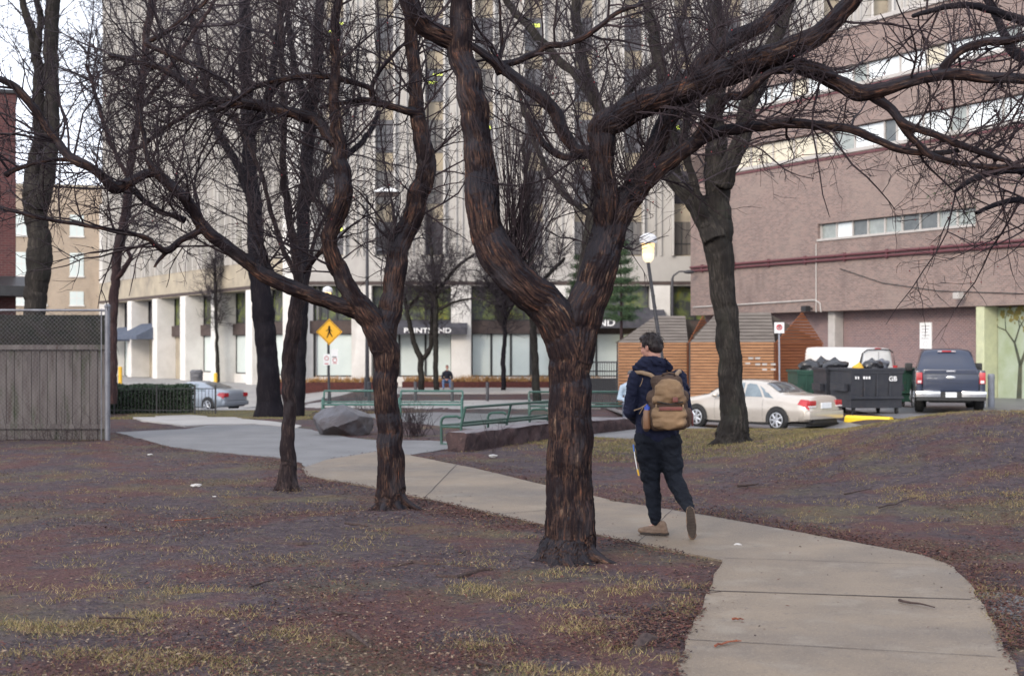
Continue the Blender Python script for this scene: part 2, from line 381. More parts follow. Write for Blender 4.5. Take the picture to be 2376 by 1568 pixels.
# a denser belt of mulch along the path edges
def near_path(p, d0=.0, d1=.8):
    d = np.minimum(edist(p, pathw), edist(p, plazaw)); return np.clip(1-(d-d0)/d1, 0, 1)
p = scatter(26000, (-9, 9), (8, 28), lambda p: near_path(p)*np.clip(.5+fbm(p, .6, 17), .1, 1), 13, keep=.004)
bits('mulch', p, (.006, .022), (.0025, .009), [l_mats[0], l_mats[1], l_mats[4], l_mats[0], l_mats[2]], 14)
p = scatter(14000, (-9, 9), (7, 26), lambda p: np.clip(1-edist(p, pathw)/.06, 0, 1)**1.5*np.clip(.35+1.4*fbm(p, .8, 7), .03, .9), 53, avoid=False)
bits('edge_litter', p, (.006, .020), (.003, .009), [l_mats[0], l_mats[1], l_mats[4], l_mats[1], l_mats[2]], 54, .020)
def grassf(p):
    f = .45*fbm(p, .62, 20)+.75*fbm(p, 1.9, 23); lf = np.clip((f-.08)*3.2, 0, 1)
    bx = np.clip(1.4-abs(p[:, 1]-7.6)/3.0, .12, 1)
    mound = sm((p[:, 0]-3)/2)*sm((p[:, 1]-13)/2)*.9
    behind = sm((p[:, 1]-22)/3)*sm((p[:, 0]+.5)/1.5)*1.0
    return np.clip(lf*(bx+mound)+behind+ .06*(f > -.05)+.45*sm((p[:, 1]-16.5)/3)*sm((p[:, 0]-3)/1.5)*(f > -.25), 0, 1)
def blades(name, p, h, wd, mats, seed, per=7, spread=.05):
    rg = np.random.default_rng(seed); p = np.repeat(p, per, 0)+rg.normal(0, spread, (len(p)*per, 2)); n = len(p)
    a = rg.uniform(0, 2*np.pi, n); hh = rg.uniform(*h, n); w_ = rg.uniform(*wd, n)
    c = np.stack([p[:, 0], p[:, 1], groundz(p)+.003], 1); le = rg.uniform(.3, 1.6, n); b = rg.uniform(0, 2*np.pi, n)
    s = np.stack([np.cos(a), np.sin(a), 0*a], 1)*w_[:, None]
    tip = c+np.stack([np.cos(b)*le*hh, np.sin(b)*le*hh, hh], 1)
    V = np.stack([c-s, c+s, tip], 1).reshape(-1, 3)
    return tag(npmesh(name, V, np.arange(n*3).reshape(n, 3), mats, smooth=False, mi=rg.integers(0, len(mats), n)), kind='stuff')
g_mats = [M('straw_blade', (.31,.245,.12), rough=.8), M('olive_blade', (.14,.14,.05), rough=.8), M('green_blade', (.09,.12,.035), rough=.8), M('dead_blade', (.18,.125,.08), rough=.8)]
p = scatter(19000, (-9, 10), (6.2, 31), grassf, 8, keep=0)
blades('grass', p, (.012, .038), (.0014, .0034), [g_mats[0], g_mats[0], g_mats[0], g_mats[1], g_mats[3], g_mats[3]], 9)
# the grass along the lot and the lawn behind the stone kerb
rg = np.random.default_rng(77); p = np.stack([rg.uniform(-.2, 9, 9000), rg.uniform(21, 31.5, 9000)], 1)
p = p[(p[:, 0] > (26.2-p[:, 1])*.25)]; p = p[~inside(p, lotw) & ~inside(p, court_w)]
blades('lawn', p, (.015, .045), (.003, .006), [g_mats[0], g_mats[1], g_mats[1], g_mats[3]], 10, 6, .10)
rg = np.random.default_rng(78); p = np.stack([rg.uniform(-13, -3.6, 12000), rg.uniform(33.5, 51, 12000)], 1); p = p[fbm(p, .5, 4) > -.12]
p = p[~inside(p, plazaw) & ~inside(p, spurw) & ~inside(p, court_w)]
blades('park_lawn', p, (.02, .05), (.005, .010), [g_mats[1], g_mats[0], g_mats[3]], 11, 4, .15)

# individually visible sticks, roots and scraps of litter
m_stick = M('stick', (.07,.05,.045), (.035,.025,.025), 30, .8); m_stickr = M('red_stick', (.20,.07,.04), (.12,.04,.03), 30, .7)
m_paper = M('litter_paper', (.45,.44,.43), (.34,.33,.32), 30, .8)
sticks = [((1455,910),(1545,925),0,0,'on the leaf mulch'),]
def stick(px0, py0, px1, py1, r, mat, label, fork=False, dz=.02, name='fallen_stick'):
    a = hit(px0, py0); b = hit(px1, py1); rr = random.Random(px0); pts = []
    for k in range(6):
        t = k/5; x = a[0]+(b[0]-a[0])*t+rr.uniform(-.012, .012); y = a[1]+(b[1]-a[1])*t+rr.uniform(-.03, .03); pts.append(Vector((x, y, HZ(x, y)+dz+r+rr.uniform(0, .006))))
    root = pts[0].copy(); mb = MB(off=root); mb.tube(pts, [r*(1-.12*k) for k in range(6)], 7)
    if fork: mb.tube([pts[2], pts[2]+Vector((.05,.03,.01)), pts[2]+Vector((.12,.05,.01))], [r*.7, r*.6, r*.4], 6)
    o = mb.build(name, mat, None, True); o.location = root; tag(o, label, 'stick', 'sticks fallen on the ground'); return o
stick(1656,1511,1706,1494,.008,m_stickr,'forked reddish twig lying low on the near concrete slab',True,.018)
stick(2083,1403,2168,1418,.010,m_stick,'dark straight stick lying on the concrete just below the wide joint',False,.018)
stick(1700,1447,1722,1446,.009,m_stickr,'short red-brown bark chip lying alone on the concrete',False,.018)
stick(1710,1136,1762,1130,.020,m_stick,'dark stick on the bare mound to the right of the walker')
stick(800,1222,852,1228,.016,m_stick,'thick dark stick below the foot of the second forked tree')
stick(812,1482,856,1516,.018,m_stick,'broad dark bark strip near the bottom edge of the grass')
stick(770,1430,848,1440,.009,m_stick,'thin dark stick in the grass above the broad bark strip')
stick(578,1370,640,1352,.009,m_stick,'thin dark stick on bare soil left of the near tree')
stick(405,1215,515,1205,.006,m_stickr,'long pale red twig on the mulch in front of the fence')
stick(1540,1378,1672,1384,.006,m_stick,'slim dark twig on the soil beside the path corner')
stick(1960,1152,2020,1140,.010,m_stick,'dark stick high on the slope of the mound')
stick(2040,1185,2130,1160,.010,m_stick,'long stick on the mound nearest the right edge')
stick(1100,1545,1160,1560,.010,m_stick,'dark stick at the bottom edge of the picture')
stick(230,1444,320,1448,.009,m_stick,'thin dark stick in the lower left corner')
def scrap(px, py, s, label):
    x, y = hit(px, py); z = HZ(x, y)+.01; rr = random.Random(px); bm = bmesh.new(); bmesh.ops.create_icosphere(bm, subdivisions=2, radius=s)
    for v in bm.verts: v.co = Vector((v.co.x*1.5, v.co.y, v.co.z*.5))*(1+.55*noise.noise(v.co*3/s*.5+Vector((px, 0, 0)))); v.co.z += s*.4
    mb = MB(); mb.bm(bm); o = mb.build('crumpled_paper', m_paper); o.location = (x, y, z); tag(o, label, 'litter', 'scraps of white litter')
scrap(454,1131,.045,'crumpled white paper left of the slender tree')
scrap(1143,1062,.05,'white wrapper on the mulch before the stone kerb')
scrap(1712,1268,.022,'white scrap on the concrete ahead of the mulch corner')
scrap(348,1058,.030,'small white scrap below the fence on the grass')
scrap(498,1155,.016,'tiny white scrap just right of the crumpled paper')
scrap(92,1017,.05,'torn white plastic caught at the foot of the board fence')
# surface roots
def root(name, pxs, r, label):
    pts = []
    for px, py in pxs:
        x, y = hit(px, py); pts.append(Vector((x, y, HZ(x, y)+r*.1)))
    pts[0].z -= r*1.3; pts[-1].z -= r*1.3
    o0 = pts[0].copy(); mb = MB(off=o0); mb.tube(pts, [r*(.6+.4*math.sin(math.pi*i/(len(pts)-1))) for i in range(len(pts))], 8)
    for v in mb.v: v += Vector((0, 0, .012*noise.noise(v*9)))
    o = mb.build(name, m_stick, None, True); o.location = o0; tag(o, label, 'root', 'surface roots')
root('tree_root', [(1110,1310),(960,1306),(840,1320)], .03, 'surface root running left of the near tree')
root('tree_root', [(1180,1318),(1120,1322),(1060,1340),(980,1326)], .025, 'knotty surface root just left of the near tree foot')
root('tree_root', [(1440,1535),(1500,1490),(1560,1480)], .05, 'pale rounded root bump at the bottom beside the path')
root('tree_root', [(620,1255),(700,1262),(800,1258)], .022, 'faint root between the two forked trees')
# ------------------------------------------------------------------ TREES
def resample(pts, rad, step):
    pts = [np.array(p, float) for p in pts]; out = []; ro = []; n = len(pts)
    for i in range(n-1):
        p0 = pts[max(i-1, 0)]; p1 = pts[i]; p2 = pts[i+1]; p3 = pts[min(i+2, n-1)]
        k = max(2, int(np.linalg.norm(p2-p1)/step))
        for j in range(k):
            t = j/k
            out.append(.5*((2*p1)+(-p0+p2)*t+(2*p0-5*p1+4*p2-p3)*t*t+(-p0+3*p1-3*p2+p3)*t**3)); ro.append(rad[i]+(rad[i+1]-rad[i])*t)
    out.append(pts[-1]); ro.append(rad[-1]); return np.array(out), np.array(ro)
def frames(p):
    t = np.gradient(p, axis=0); t /= np.linalg.norm(t, axis=1)[:, None]+1e-9
    u = np.cross(t[0], [0.3, 1, 0.1]); u /= np.linalg.norm(u); U = []; V = []
    for i in range(len(p)):
        u = u-t[i]*(u@t[i]); u /= np.linalg.norm(u)+1e-9; U.append(u); V.append(np.cross(t[i], u))
    s = np.concatenate([[0], np.cumsum(np.linalg.norm(np.diff(p, axis=0), axis=1))])
    return t, np.array(U), np.array(V), s
def limb_px(l, d):
    """limb: list of (px, py, radius px[, depth offset])"""
    n = len(l); pts = []; rad = []
    dd = [q[3] if len(q) > 3 else None for q in l]
    if dd[0] is None: dd[0] = 0.0
    if dd[-1] is None: dd[-1] = dd[0]
    known = [i for i in range(n) if dd[i] is not None]
    for q, i in zip(l, range(n)):
        e = np.interp(i, known, [dd[k] for k in known]); p = P(q[0], q[1], d+e); pts.append(p); rad.append(q[2]*(d+e)/FP)
    return pts, rad
def spawn(Pp, Rr, m, Lr, rs, ang, K, wob, up, rg, tmin=.1, tip=.25, rmax=None, rmin=.0012, attract=None):
    N = Pp.shape[0]; Kp = Pp.shape[1]; n = N*m
    Q = np.repeat(Pp, m, 0); RR = np.repeat(Rr, m, 0); t = rg.uniform(tmin, 1, n)*(Kp-1.001); i = t.astype(int); f = (t-i)[:, None]; ar = np.arange(n)
    a = Q[ar, i]; b = Q[ar, i+1]; pos = a+(b-a)*f; r0 = RR[ar, i]+(RR[ar, i+1]-RR[ar, i])*f[:, 0]
    tg = (b-a)/(np.linalg.norm(b-a, axis=1)[:, None]+1e-9)
    rv = rg.normal(size=(n, 3)); rv -= tg*(rv*tg).sum(1)[:, None]; rv /= np.linalg.norm(rv, axis=1)[:, None]+1e-9
    th = np.radians(rg.uniform(ang[0], ang[1], n))[:, None]
    d = tg*np.cos(th)+rv*np.sin(th); d[:, 2] += up; d /= np.linalg.norm(d, axis=1)[:, None]
    L = rg.uniform(Lr[0], Lr[1], n)**1.0; st = (L/(K-1))[:, None]
    out = [pos]; 
    for k in range(K-1):
        d = d+rg.normal(size=(n, 3))*wob; d[:, 2] += up*.25; d /= np.linalg.norm(d, axis=1)[:, None]; out.append(out[-1]+d*st)
    r = np.maximum(r0*rs, rmin)
    if rmax: r = np.minimum(r, rmax)
    r = r*np.clip(L/((Lr[0]+Lr[1])/2), .5, 1.3)
    rr = r[:, None]*np.linspace(1, tip, K)[None]
    return np.stack(out, 1), rr
def twigtubes(sets, sides=3):
    Vs = []; Fs = []; base = 0
    for (Pp, Rr) in sets:
        n, K = Rr.shape; t = np.gradient(Pp, axis=1); t /= np.linalg.norm(t, axis=2)[..., None]+1e-9
        ref = np.zeros_like(t); ref[..., 0] = .37; ref[..., 1] = .86; ref[..., 2] = .35
        u = np.cross(t, ref); u /= np.linalg.norm(u, axis=2)[..., None]+1e-9; v = np.cross(t, u)
        a = np.arange(sides)*2*np.pi/sides
        ring = Pp[:, :, None]+(u[:, :, None]*np.cos(a)[None, None, :, None]+v[:, :, None]*np.sin(a)[None, None, :, None])*Rr[:, :, None, None]
        Vs.append(ring.reshape(-1, 3)); idx = (np.arange(n*K*sides)+base).reshape(n, K, sides); base += n*K*sides
        A = idx[:, :-1]; B = idx[:, 1:]
        Fs.append(np.stack([A, np.roll(A, -1, 2), np.roll(B, -1, 2), B], -1).reshape(-1, 4))
    return np.concatenate(Vs), np.concatenate(Fs)
def limbarr(p, r, K=10):
    i = np.linspace(0, len(p)-1, K).astype(int); return p[i][None], r[i][None]
def tree(name, label, cat, d, limbs, mat, seed, voxel=None, sides=10, rough=.06, crown=None, twig=t_twig, group=None, berries=0, roots=None, ridge=.010, bcell=26, dropz=0.07, moss=None):
    """crown: dict with per-metre counts"""
    rg = np.random.default_rng(seed); allp = []
    for li_, l in enumerate(limbs):
        pts, rad = limb_px(l, d)
        if li_ == 0: base = np.array(pts[0]); pts = [pts[0]-Vector((0, 0, .35))]+pts; rad = [rad[0]]+rad
        step = max(.02, min(rad)*.7); p, r = resample(pts, rad, step)
        t, U, V, s = frames(p)
        wv = np.array([[noise.noise(Vector((x*1.7+seed, 0, j*5)))+.5*noise.noise(Vector((x*6+seed, 3, j*5))) for j in range(2)] for x in s])
        fade = np.clip(s/.3, 0, 1)[:, None]
        p = p+(U*wv[:, :1]+V*wv[:, 1:])*np.minimum(r, .06)[:, None]*.85*fade
        lump = np.array([noise.noise(Vector((x*3.1, seed, 1)))*.6+noise.noise(Vector((x*7, seed, 2)))*.22 for x in s]); r = r*(1+rough*2.2*lump*(np.clip((s-1.6)/.8, .35, 1) if li_ == 0 else 1))
        allp.append((p, r))
    root = thing(name, label, cat, base, 0, group)
    if roots:
        for (ang, L, r0) in roots:
            a = R(ang); q = [base+np.array([0, 0, .30+dropz]), base+np.array([math.cos(a)*L*.28, math.sin(a)*L*.28, .10+dropz]), base+np.array([math.cos(a)*L*.62, math.sin(a)*L*.62, .0+dropz]), base+np.array([math.cos(a+.25)*L, math.sin(a+.25)*L, -.07+dropz])]
            allp.append(resample(q, [r0, r0*.8, r0*.5, r0*.22], .03))
    segA = []; segF = []
    mb = MB(off=base); VV = []; FF = []; BB = []; nb = 0; s0 = 0
    for (p, r) in allp:
        t, U, V, s = frames(p); n = sides if voxel else max(6, min(sides, int(6+r.max()*60)))
        a = np.arange(n)*2*np.pi/n; K = len(p)
        ring = p[:, None]+(U[:, None]*np.cos(a)[None, :, None]+V[:, None]*np.sin(a)[None, :, None])*r[:, None, None]
        at = np.stack([np.cos(a)[None]*r[:, None], np.sin(a)[None]*r[:, None], np.repeat(s[:, None]+s0, n, 1)], -1)
        segA.append((p, U, V, s+s0)); s0 += s[-1]+3.7
        idx = np.arange(K*n).reshape(K, n)+nb; nb += K*n
        f = np.stack([idx[:-1], np.roll(idx[:-1], -1, 1), np.roll(idx[1:], -1, 1), idx[1:]], -1).reshape(-1, 4)
        VV.append(ring.reshape(-1, 3)); FF.append(f); BB.append(at.reshape(-1, 3))
        if voxel: mb.tube([tuple(x) for x in p], list(r), n)
    if voxel:
        o = remesh(mb, 'trunk', voxel, mat, root, 3); me = o.data; n = len(me.vertices); co = np.empty(n*3, np.float32); me.vertices.foreach_get('co', co); co = co.reshape(-1, 3).astype(float)+base
        no = np.empty(n*3, np.float32); me.vertices.foreach_get('normal', no); no = no.reshape(-1, 3)
        Pall = np.concatenate([x[0] for x in segA]); Ua = np.concatenate([x[1] for x in segA]); Va = np.concatenate([x[2] for x in segA]); Sa = np.concatenate([x[3] for x in segA]); Ra = np.concatenate([r for _, r in allp]); Ta = np.cross(Ua, Va)
        bk = np.empty((n, 3)); 
        for i0 in range(0, n, 4000):
            c = co[i0:i0+4000]; dd = np.linalg.norm(c[:, None]-Pall[None], axis=2)/np.sqrt(Ra)[None]; j = dd.argmin(1); v = c-Pall[j]
            bk[i0:i0+4000] = np.stack([(v*Ua[j]).sum(1), (v*Va[j]).sum(1), Sa[j]+(v*Ta[j]).sum(1)], 1)
        dis = np.empty(n); rl = np.hypot(bk[:, 0], bk[:, 1])
        for i in range(n):
            x, y, z = bk[i]; q = Vector((x*bcell, y*bcell, z*bcell*.12)); a_ = noise.noise(q); q2 = Vector((x*bcell*2.6, y*bcell*2.6, z*bcell*.3)); b_ = noise.noise(q2)
            dis[i] = (-(abs(a_)*2-.4)*1.0+b_*.55+ 1.5*noise.noise(Vector((x*7, y*7, z*4))))
        dis *= ridge*np.clip(rl/.10, .25, 1.0)
        co2 = co-base+no*dis[:, None]; me.vertices.foreach_set('co', co2.astype(np.float32).ravel())
        at = me.attributes.new('bark', 'FLOAT_VECTOR', 'POINT'); at.data.foreach_set('vector', bk.astype(np.float32).ravel()); me.update()
    else:
        npmesh('trunk', np.concatenate(VV), np.concatenate(FF), mat, root, True, np.concatenate(BB), off=base)
    if crown:
        c = crown; L1 = []; nl = len(limbs)
        for li, (p, r) in enumerate(allp[:nl]):
            if li in c.get('skip', ()): continue
            Lm = np.linalg.norm(np.diff(p, axis=0), axis=1).sum(); m = int(Lm*c['n1'])
            if m < 1: continue
            a, b = limbarr(p, r, 16); L1.append(spawn(a, b, m, c['l1'], .5, c.get('ang', (35, 80)), 8, c.get('wob', .16), c.get('up', .25), rg, tmin=c.get('t0', .12) if li == 0 else .08, rmax=c['r1'], tip=.3))
        Pp = np.concatenate([x[0] for x in L1]); Rr = np.concatenate([x[1] for x in L1])
        if 'zmin' in c: k_ = Pp[:, :, 2].min(1) > c['zmin']; Pp = Pp[k_]; Rr = Rr[k_]
        sets = [(Pp, Rr)]
        S2 = spawn(Pp, Rr, c['n2'], c['l2'], .62, (25, 75), 6, .17, c.get('up', .2)*.5, rg, rmin=c['rt'], tip=.45); sets.append(S2)
        S3 = spawn(S2[0], S2[1], c['n3'], c['l3'], .7, (25, 70), 4, .16, .05, rg, rmin=c['rt'], tip=.55); sets.append(S3)
        if c.get('n4'):
            src = (np.concatenate([Pp[:, ::1][:, :8:1][:, [0,1,3,5,6,7]], S2[0]]), np.concatenate([Rr[:, [0,1,3,5,6,7]], S2[1]]))
            sets.append(spawn(src[0], src[1], c['n4'], (.02, .07), .5, (55, 90), 3, .2, 0, rg, rmin=c['rt']*.9, rmax=c['rt']*1.6, tip=.8))
        V, F = twigtubes(sets); cr = npmesh('crown', V, F, twig, root, True, off=base)
        if berries:
            tips = S3[0][:, -1]; sel = tips[rg.choice(len(tips), berries, replace=False)]; m2 = MB(off=base)
            for q in sel: m2.ell((q[0], q[1], q[2]-.02), .006, .006, .007, 6)
            tag(m2.build('berries', t_berry, root, True), kind='stuff')
    if moss: pass
    return root, allp

# --- near forked tree (reddish bark)
T1 = [
 [(1322,1318,86),(1321,1288,70),(1320,1245,59),(1320,1150,54),(1323,1000,53),(1324,880,48),(1328,825,50),(1316,782,50,0),(1288,742,48,-.02),(1254,704,46,-.08),(1214,668,44,-.15),(1165,600,43,-.2),(1132,530,41,-.2),(1114,440,38,-.15),(1109,330,33,-.1),(1088,220,31),(1069,110,27),(1067,0,24),(1066,-90,20,0)],
 [(1330,830,44),(1352,760,46),(1382,640,41,0),(1404,560,40,.05),(1407,500,30,.05),(1405,440,26,.05),(1398,380,28),(1398,330,31),(1400,300,32,.05),(1453,268,32,0),(1525,226,31,-.1),(1598,197,31,-.15),(1664,176,31),(1735,153,30),(1797,130,27,-.3),(1850,103,25),(1900,76,23),(1950,35,22),(1985,-10,20),(2020,-80,18,-.6)],
 [(1404,590,34,.05),(1425,540,33,.05),(1455,470,32,.1),(1487,415,28,.15),(1512,365,24,.2),(1535,309,23),(1557,262,21,.35),(1585,205,19),(1640,140,18),(1700,92,18),(1765,50,18),(1840,-15,17,.8)],
 [(1480,432,24,.12),(1522,405,20,.05),(1580,362,18),(1620,320,17,-.1),(1650,265,12),(1688,226,11,-.2),(1722,222,11),(1755,195,9),(1792,165,8),(1870,160,7),(1940,180,6,-.4)],
 [(1612,330,14,-.1),(1660,312,14),(1706,305,13),(1779,291,12),(1834,284,11.5),(1906,291,11),(1979,302,10.5,-.2),(2034,324,10),(2081,345,9),(2125,353,8),(2170,358,7),(2225,350,5,-.3)],
 [(1770,148,22,-.2),(1830,158,20),(1885,170,20),(1943,190,19,-.3),(1997,212,18),(2052,206,16),(2125,186,14),(2197,172,13),(2270,178,13),(2340,184,12),(2430,190,10,-.5)],
 [(2010,212,13,-.3),(2055,247,11.5),(2096,290,10),(2161,309,9),(2234,338,8),(2306,364,7),(2345,376,5,-.4)],
 [(2085,280,9,-.3),(2132,342,8.5),(2168,367,8),(2252,382,7),(2330,388,6),(2420,384,5,-.4)],
 [(2185,172,11,-.4),(2197,147,11),(2234,120,10.5),(2288,102,10),(2338,94,10),(2400,80,9,-.5)],
 [(1397,362,18,.02),(1370,352,15),(1343,345,14,.1),(1314,308,15),(1274,247,15),(1216,200,14),(1162,156,13),(1118,124,10),(1085,100,8,.4)],
 [(1372,354,13,.05),(1340,362,10),(1307,360,9),(1270,338,8),(1240,300,8),(1222,262,5,.3)],
 [(1157,150,9,.35),(1198,144,8.5),(1245,127,8),(1271,109,8),(1325,98,7),(1380,69,6.5),(1434,29,6),(1490,10,5,.5)],
 [(1056,95,26,0),(1024,82,25,-.05),(990,55,23),(955,10,21),(925,-50,18,-.2)],
 [(1100,245,24,0),(1118,238,18),(1124,232,10)],
 [(1195,640,24,-.15),(1206,600,18,-.15),(1203,575,9,-.2)],
 [(1160,172,9,.3),(1150,148,6),(1166,110,5),(1162,50,4),(1158,0,3,.4)],
]
rt1 = [(195,.46,.075),(232,.40,.06),(268,.42,.07),(300,.40,.065),(332,.52,.075),(15,.42,.07),(70,.4,.07),(140,.4,.07)]
tree1, lp1 = tree('crabapple_tree', 'near forked tree with flaking reddish bark, standing left of the walking person', 'tree', 11.4, T1, b_crab, 11, voxel=.0085, sides=24, roots=rt1, rough=.075, ridge=.011, bcell=46,
  crown=dict(n1=9.0, l1=(.35, 1.2), r1=.010, n2=7, l2=(.12, .50), n3=3, l3=(.05, .2), n4=2, rt=.0021, up=.16, zmin=2.35, skip=(0, 13, 14)), berries=110)
def sprouts(root, pts, n, L, dirs, r, seed, spread=.35, name='sprouts', twig=t_twig):
    """long straight water sprouts rising from a knuckle"""
    rg = np.random.default_rng(seed); Ps = []; Rs = []
    for c in pts:
        c = np.array(c); m = n; k = 8
        d = np.array(dirs)[None]+rg.normal(size=(m, 3))*spread; d /= np.linalg.norm(d, axis=1)[:, None]
        st = rg.uniform(*L, m)[:, None]/(k-1); q = [c[None]+rg.normal(size=(m, 3))*np.array([.05, .03, .06])]
        for i in range(k-1):
            d = d+rg.normal(size=(m, 3))*.045; d[:, 2] += .03; d /= np.linalg.norm(d, axis=1)[:, None]; q.append(q[-1]+d*st)
        Ps.append(np.stack(q, 1)); Rs.append(rg.uniform(*r, m)[:, None]*np.linspace(1, .35, k)[None])
    A = (np.concatenate(Ps), np.concatenate(Rs)); B = spawn(A[0], A[1], 5, (.08, .35), .6, (20, 50), 5, .1, .1, rg, rmin=.0016)
    Cc = spawn(A[0], A[1], 6, (.012, .03), .7, (50, 90), 3, .2, 0, rg, rmin=.0016, rmax=.0022, tip=.9)
    V, F = twigtubes([A, B, Cc]); npmesh(name, V, F, twig, root, True, off=np.array(root.location))
sprouts(tree1, [P(1200,590,11.2), P(1208,610,11.2), P(1190,560,11.25)], 24, (.5, 1.45), (.14, 0, 1), (.004, .0075), 21, .27)
sprouts(tree1, [P(1395,500,11.4), P(1380,470,11.4), P(1470,440,11.5)], 12, (.5, 1.3), (-.25, 0, 1), (.0035, .0065), 22, .35)
sprouts(tree1, [P(1480,400,11.5), P(1560,210,11.4), P(1640,170,11.2), P(1730,145,11.1)], 9, (.4, 1.2), (.0, 0, 1), (.003, .006), 23, .35)
sprouts(tree1, [P(1345,640,11.5), P(1240,660,11.3)], 3, (.4, 1.1), (.1, 0, 1), (.003, .005), 24, .3)
# --- second forked tree, low limb reaching left
T2 = [
 [(908,1196,50),(907,1172,39),(906,1140,34),(908,1066,31),(900,948,29),(894,869,28),(888,810,33),(872,765,31,0),(850,725,29),(822,685,24,-.1),(792,640,20),(772,597,20),(764,554,19,-.2),(779,500,21),(790,465,21),(794,390,20,-.2),(782,322,15),(777,238,12),(779,136,11),(783,0,10),(784,-90,9,-.2)],
 [(890,815,28),(897,750,27),(905,711,26,.1),(913,672,25),(923,613,25),(934,554,25,.2),(960,506,23),(970,460,23),(984,385,22,.25),(978,322,20),(970,255,18),(962,170,16),(955,102,16,.3),(950,27,15),(948,-80,14,.3)],
 [(838,722,22,0),(800,712,20,-.1),(750,697,17),(700,677,18,-.3),(649,656,18),(601,629,17),(570,601,16.5,-.5),(512,558,15),(465,526,14),(438,480,14,-.7),(407,441,13),(360,392,12,-.8)],
 [(372,402,11,-.8),(340,404,11,-.8),(300,425,12),(265,436,14),(221,397,11,-1),(163,367,11),(129,322,11),(85,258,10,-1.1),(44,210,9),(0,187,8),(-70,165,6,-1.2)],
 [(170,370,7,-1),(120,372,5),(68,383,5),(30,396,6),(12,408,8,-1)],
 [(430,512,9,-.7),(400,500,7,-.7),(373,493,7),(339,470,6),(305,438,6),(292,412,4,-.5)],
 [(462,536,9,-.6),(440,548,8),(417,560,8,-.7),(390,581,9),(360,568,6),(335,550,6,-.9),(276,540,6),(177,518,5.5),(106,508,5),(0,483,5),(-60,470,4,-1.2)],
 [(392,580,6,-.7),(372,600,5),(357,622,3,-.8)],
 [(776,335,12,-.2),(757,312,12),(744,290,13,-.1),(716,273,14),(655,258,14,0),(577,243,13.5),(509,234,13),(468,226,12,.2),(424,193,9.5),(373,160,8.5),(305,139,6),(251,128,5,.3)],
 [(655,256,9,0),(628,243,7),(600,237,6,.1),(540,246,5),(500,262,4,.3)],
 [(970,262,10,.25),(943,258,9.5),(892,244,9),(841,234,8,.1),(787,241,6),(740,250,4,0)],
 [(880,240,7,.2),(862,222,6.5),(855,204,7),(807,190,7),(777,180,8),(706,176,8,0),(655,185,7.5),(594,200,7),(557,224,6),(500,260,5,-.3)],
 [(862,205,6,.2),(872,180,5),(900,140,5),(940,100,4,.3),(985,70,3,.5)],
 [(770,560,9,-.2),(751,577,7),(724,610,6),(703,634,5,-.1)],
 [(360,395,9,-.8),(345,375,8,-.8),(338,350,6),(330,300,5),(322,240,4,-.6)],
 [(505,234,8,0),(470,245,6),(430,268,6,.1),(380,300,5),(330,340,5),(300,350,4,.3)],
 [(640,640,9,-.2),(625,625,8),(600,560,7,0),(585,520,5,.1),(600,470,4,.2)],
 [(560,240,9,.1),(530,200,6),(470,160,6,.3),(400,130,6),(340,100,7,.4),(380,80,6),(430,40,6),(480,0,5),(520,-50,4,.6)],
]
rt2 = [(200,.34,.06),(250,.36,.055),(300,.38,.06),(20,.34,.06),(100,.3,.06),(335,.60,.045)]
tree2, lp2 = tree('crabapple_tree', 'second forked tree, its low limb sweeping up to the left edge', 'tree', 15.0, T2, b_crab, 12, voxel=.0125, sides=16, roots=rt2, rough=.075, ridge=.011, bcell=42,
  crown=dict(n1=11, l1=(.4, 1.6), r1=.012, n2=6, l2=(.15, .6), n3=3, l3=(.06, .28), n4=1, rt=.0029, up=.14, zmin=2.45, t0=.42, skip=(7,)), berries=60)
sprouts(tree2, [P(925,560,15.2), P(900,640,15.1), P(790,470,15)], 10, (.5, 1.3), (-.1, 0, 1), (.003, .006), 31, .35, twig=t_twigg)
sprouts(tree2, [P(360,395,14.2), P(270,430,14.1), P(440,480,14.3)], 12, (.5, 1.8), (.0, 0, 1), (.003, .006), 32, .3)
# --- slender tree
T3 = [
 [(668,1150,22),(668,1110,19),(671,1060,18),(669,1000,15.5),(668,948,15),(668,900,16),(670,840,17),(680,770,18),(684,715,15),(690,680,12),(691,644,11),(684,593,11),(676,534,10),(664,475,9),(658,373,8),(660,272,7),(656,180,6.5),(652,80,6),(648,-60,5)],
 [(684,735,11),(700,700,9),(712,650,7,.2),(722,600,6),(735,540,5,.5),(770,470,4,.8)],
 [(688,640,7),(650,560,6,.2),(610,420,6),(575,330,6,.4),(555,290,6),(548,262,5,.4)],
]
tree('slender_tree', 'thin grey-brown tree with a hollowed foot, left of the second forked tree', 'tree', 17.05, T3, b_slim, 13, voxel=.014, sides=14, roots=[(200,.22,.09),(270,.22,.09),(330,.22,.09),(60,.2,.08),(130,.2,.08)], ridge=.012, bcell=22,
  crown=dict(n1=8, l1=(.4, 1.6), r1=.010, n2=5, l2=(.15, .6), n3=3, l3=(.06, .3), rt=.003, up=.2, zmin=2.6, t0=.5))
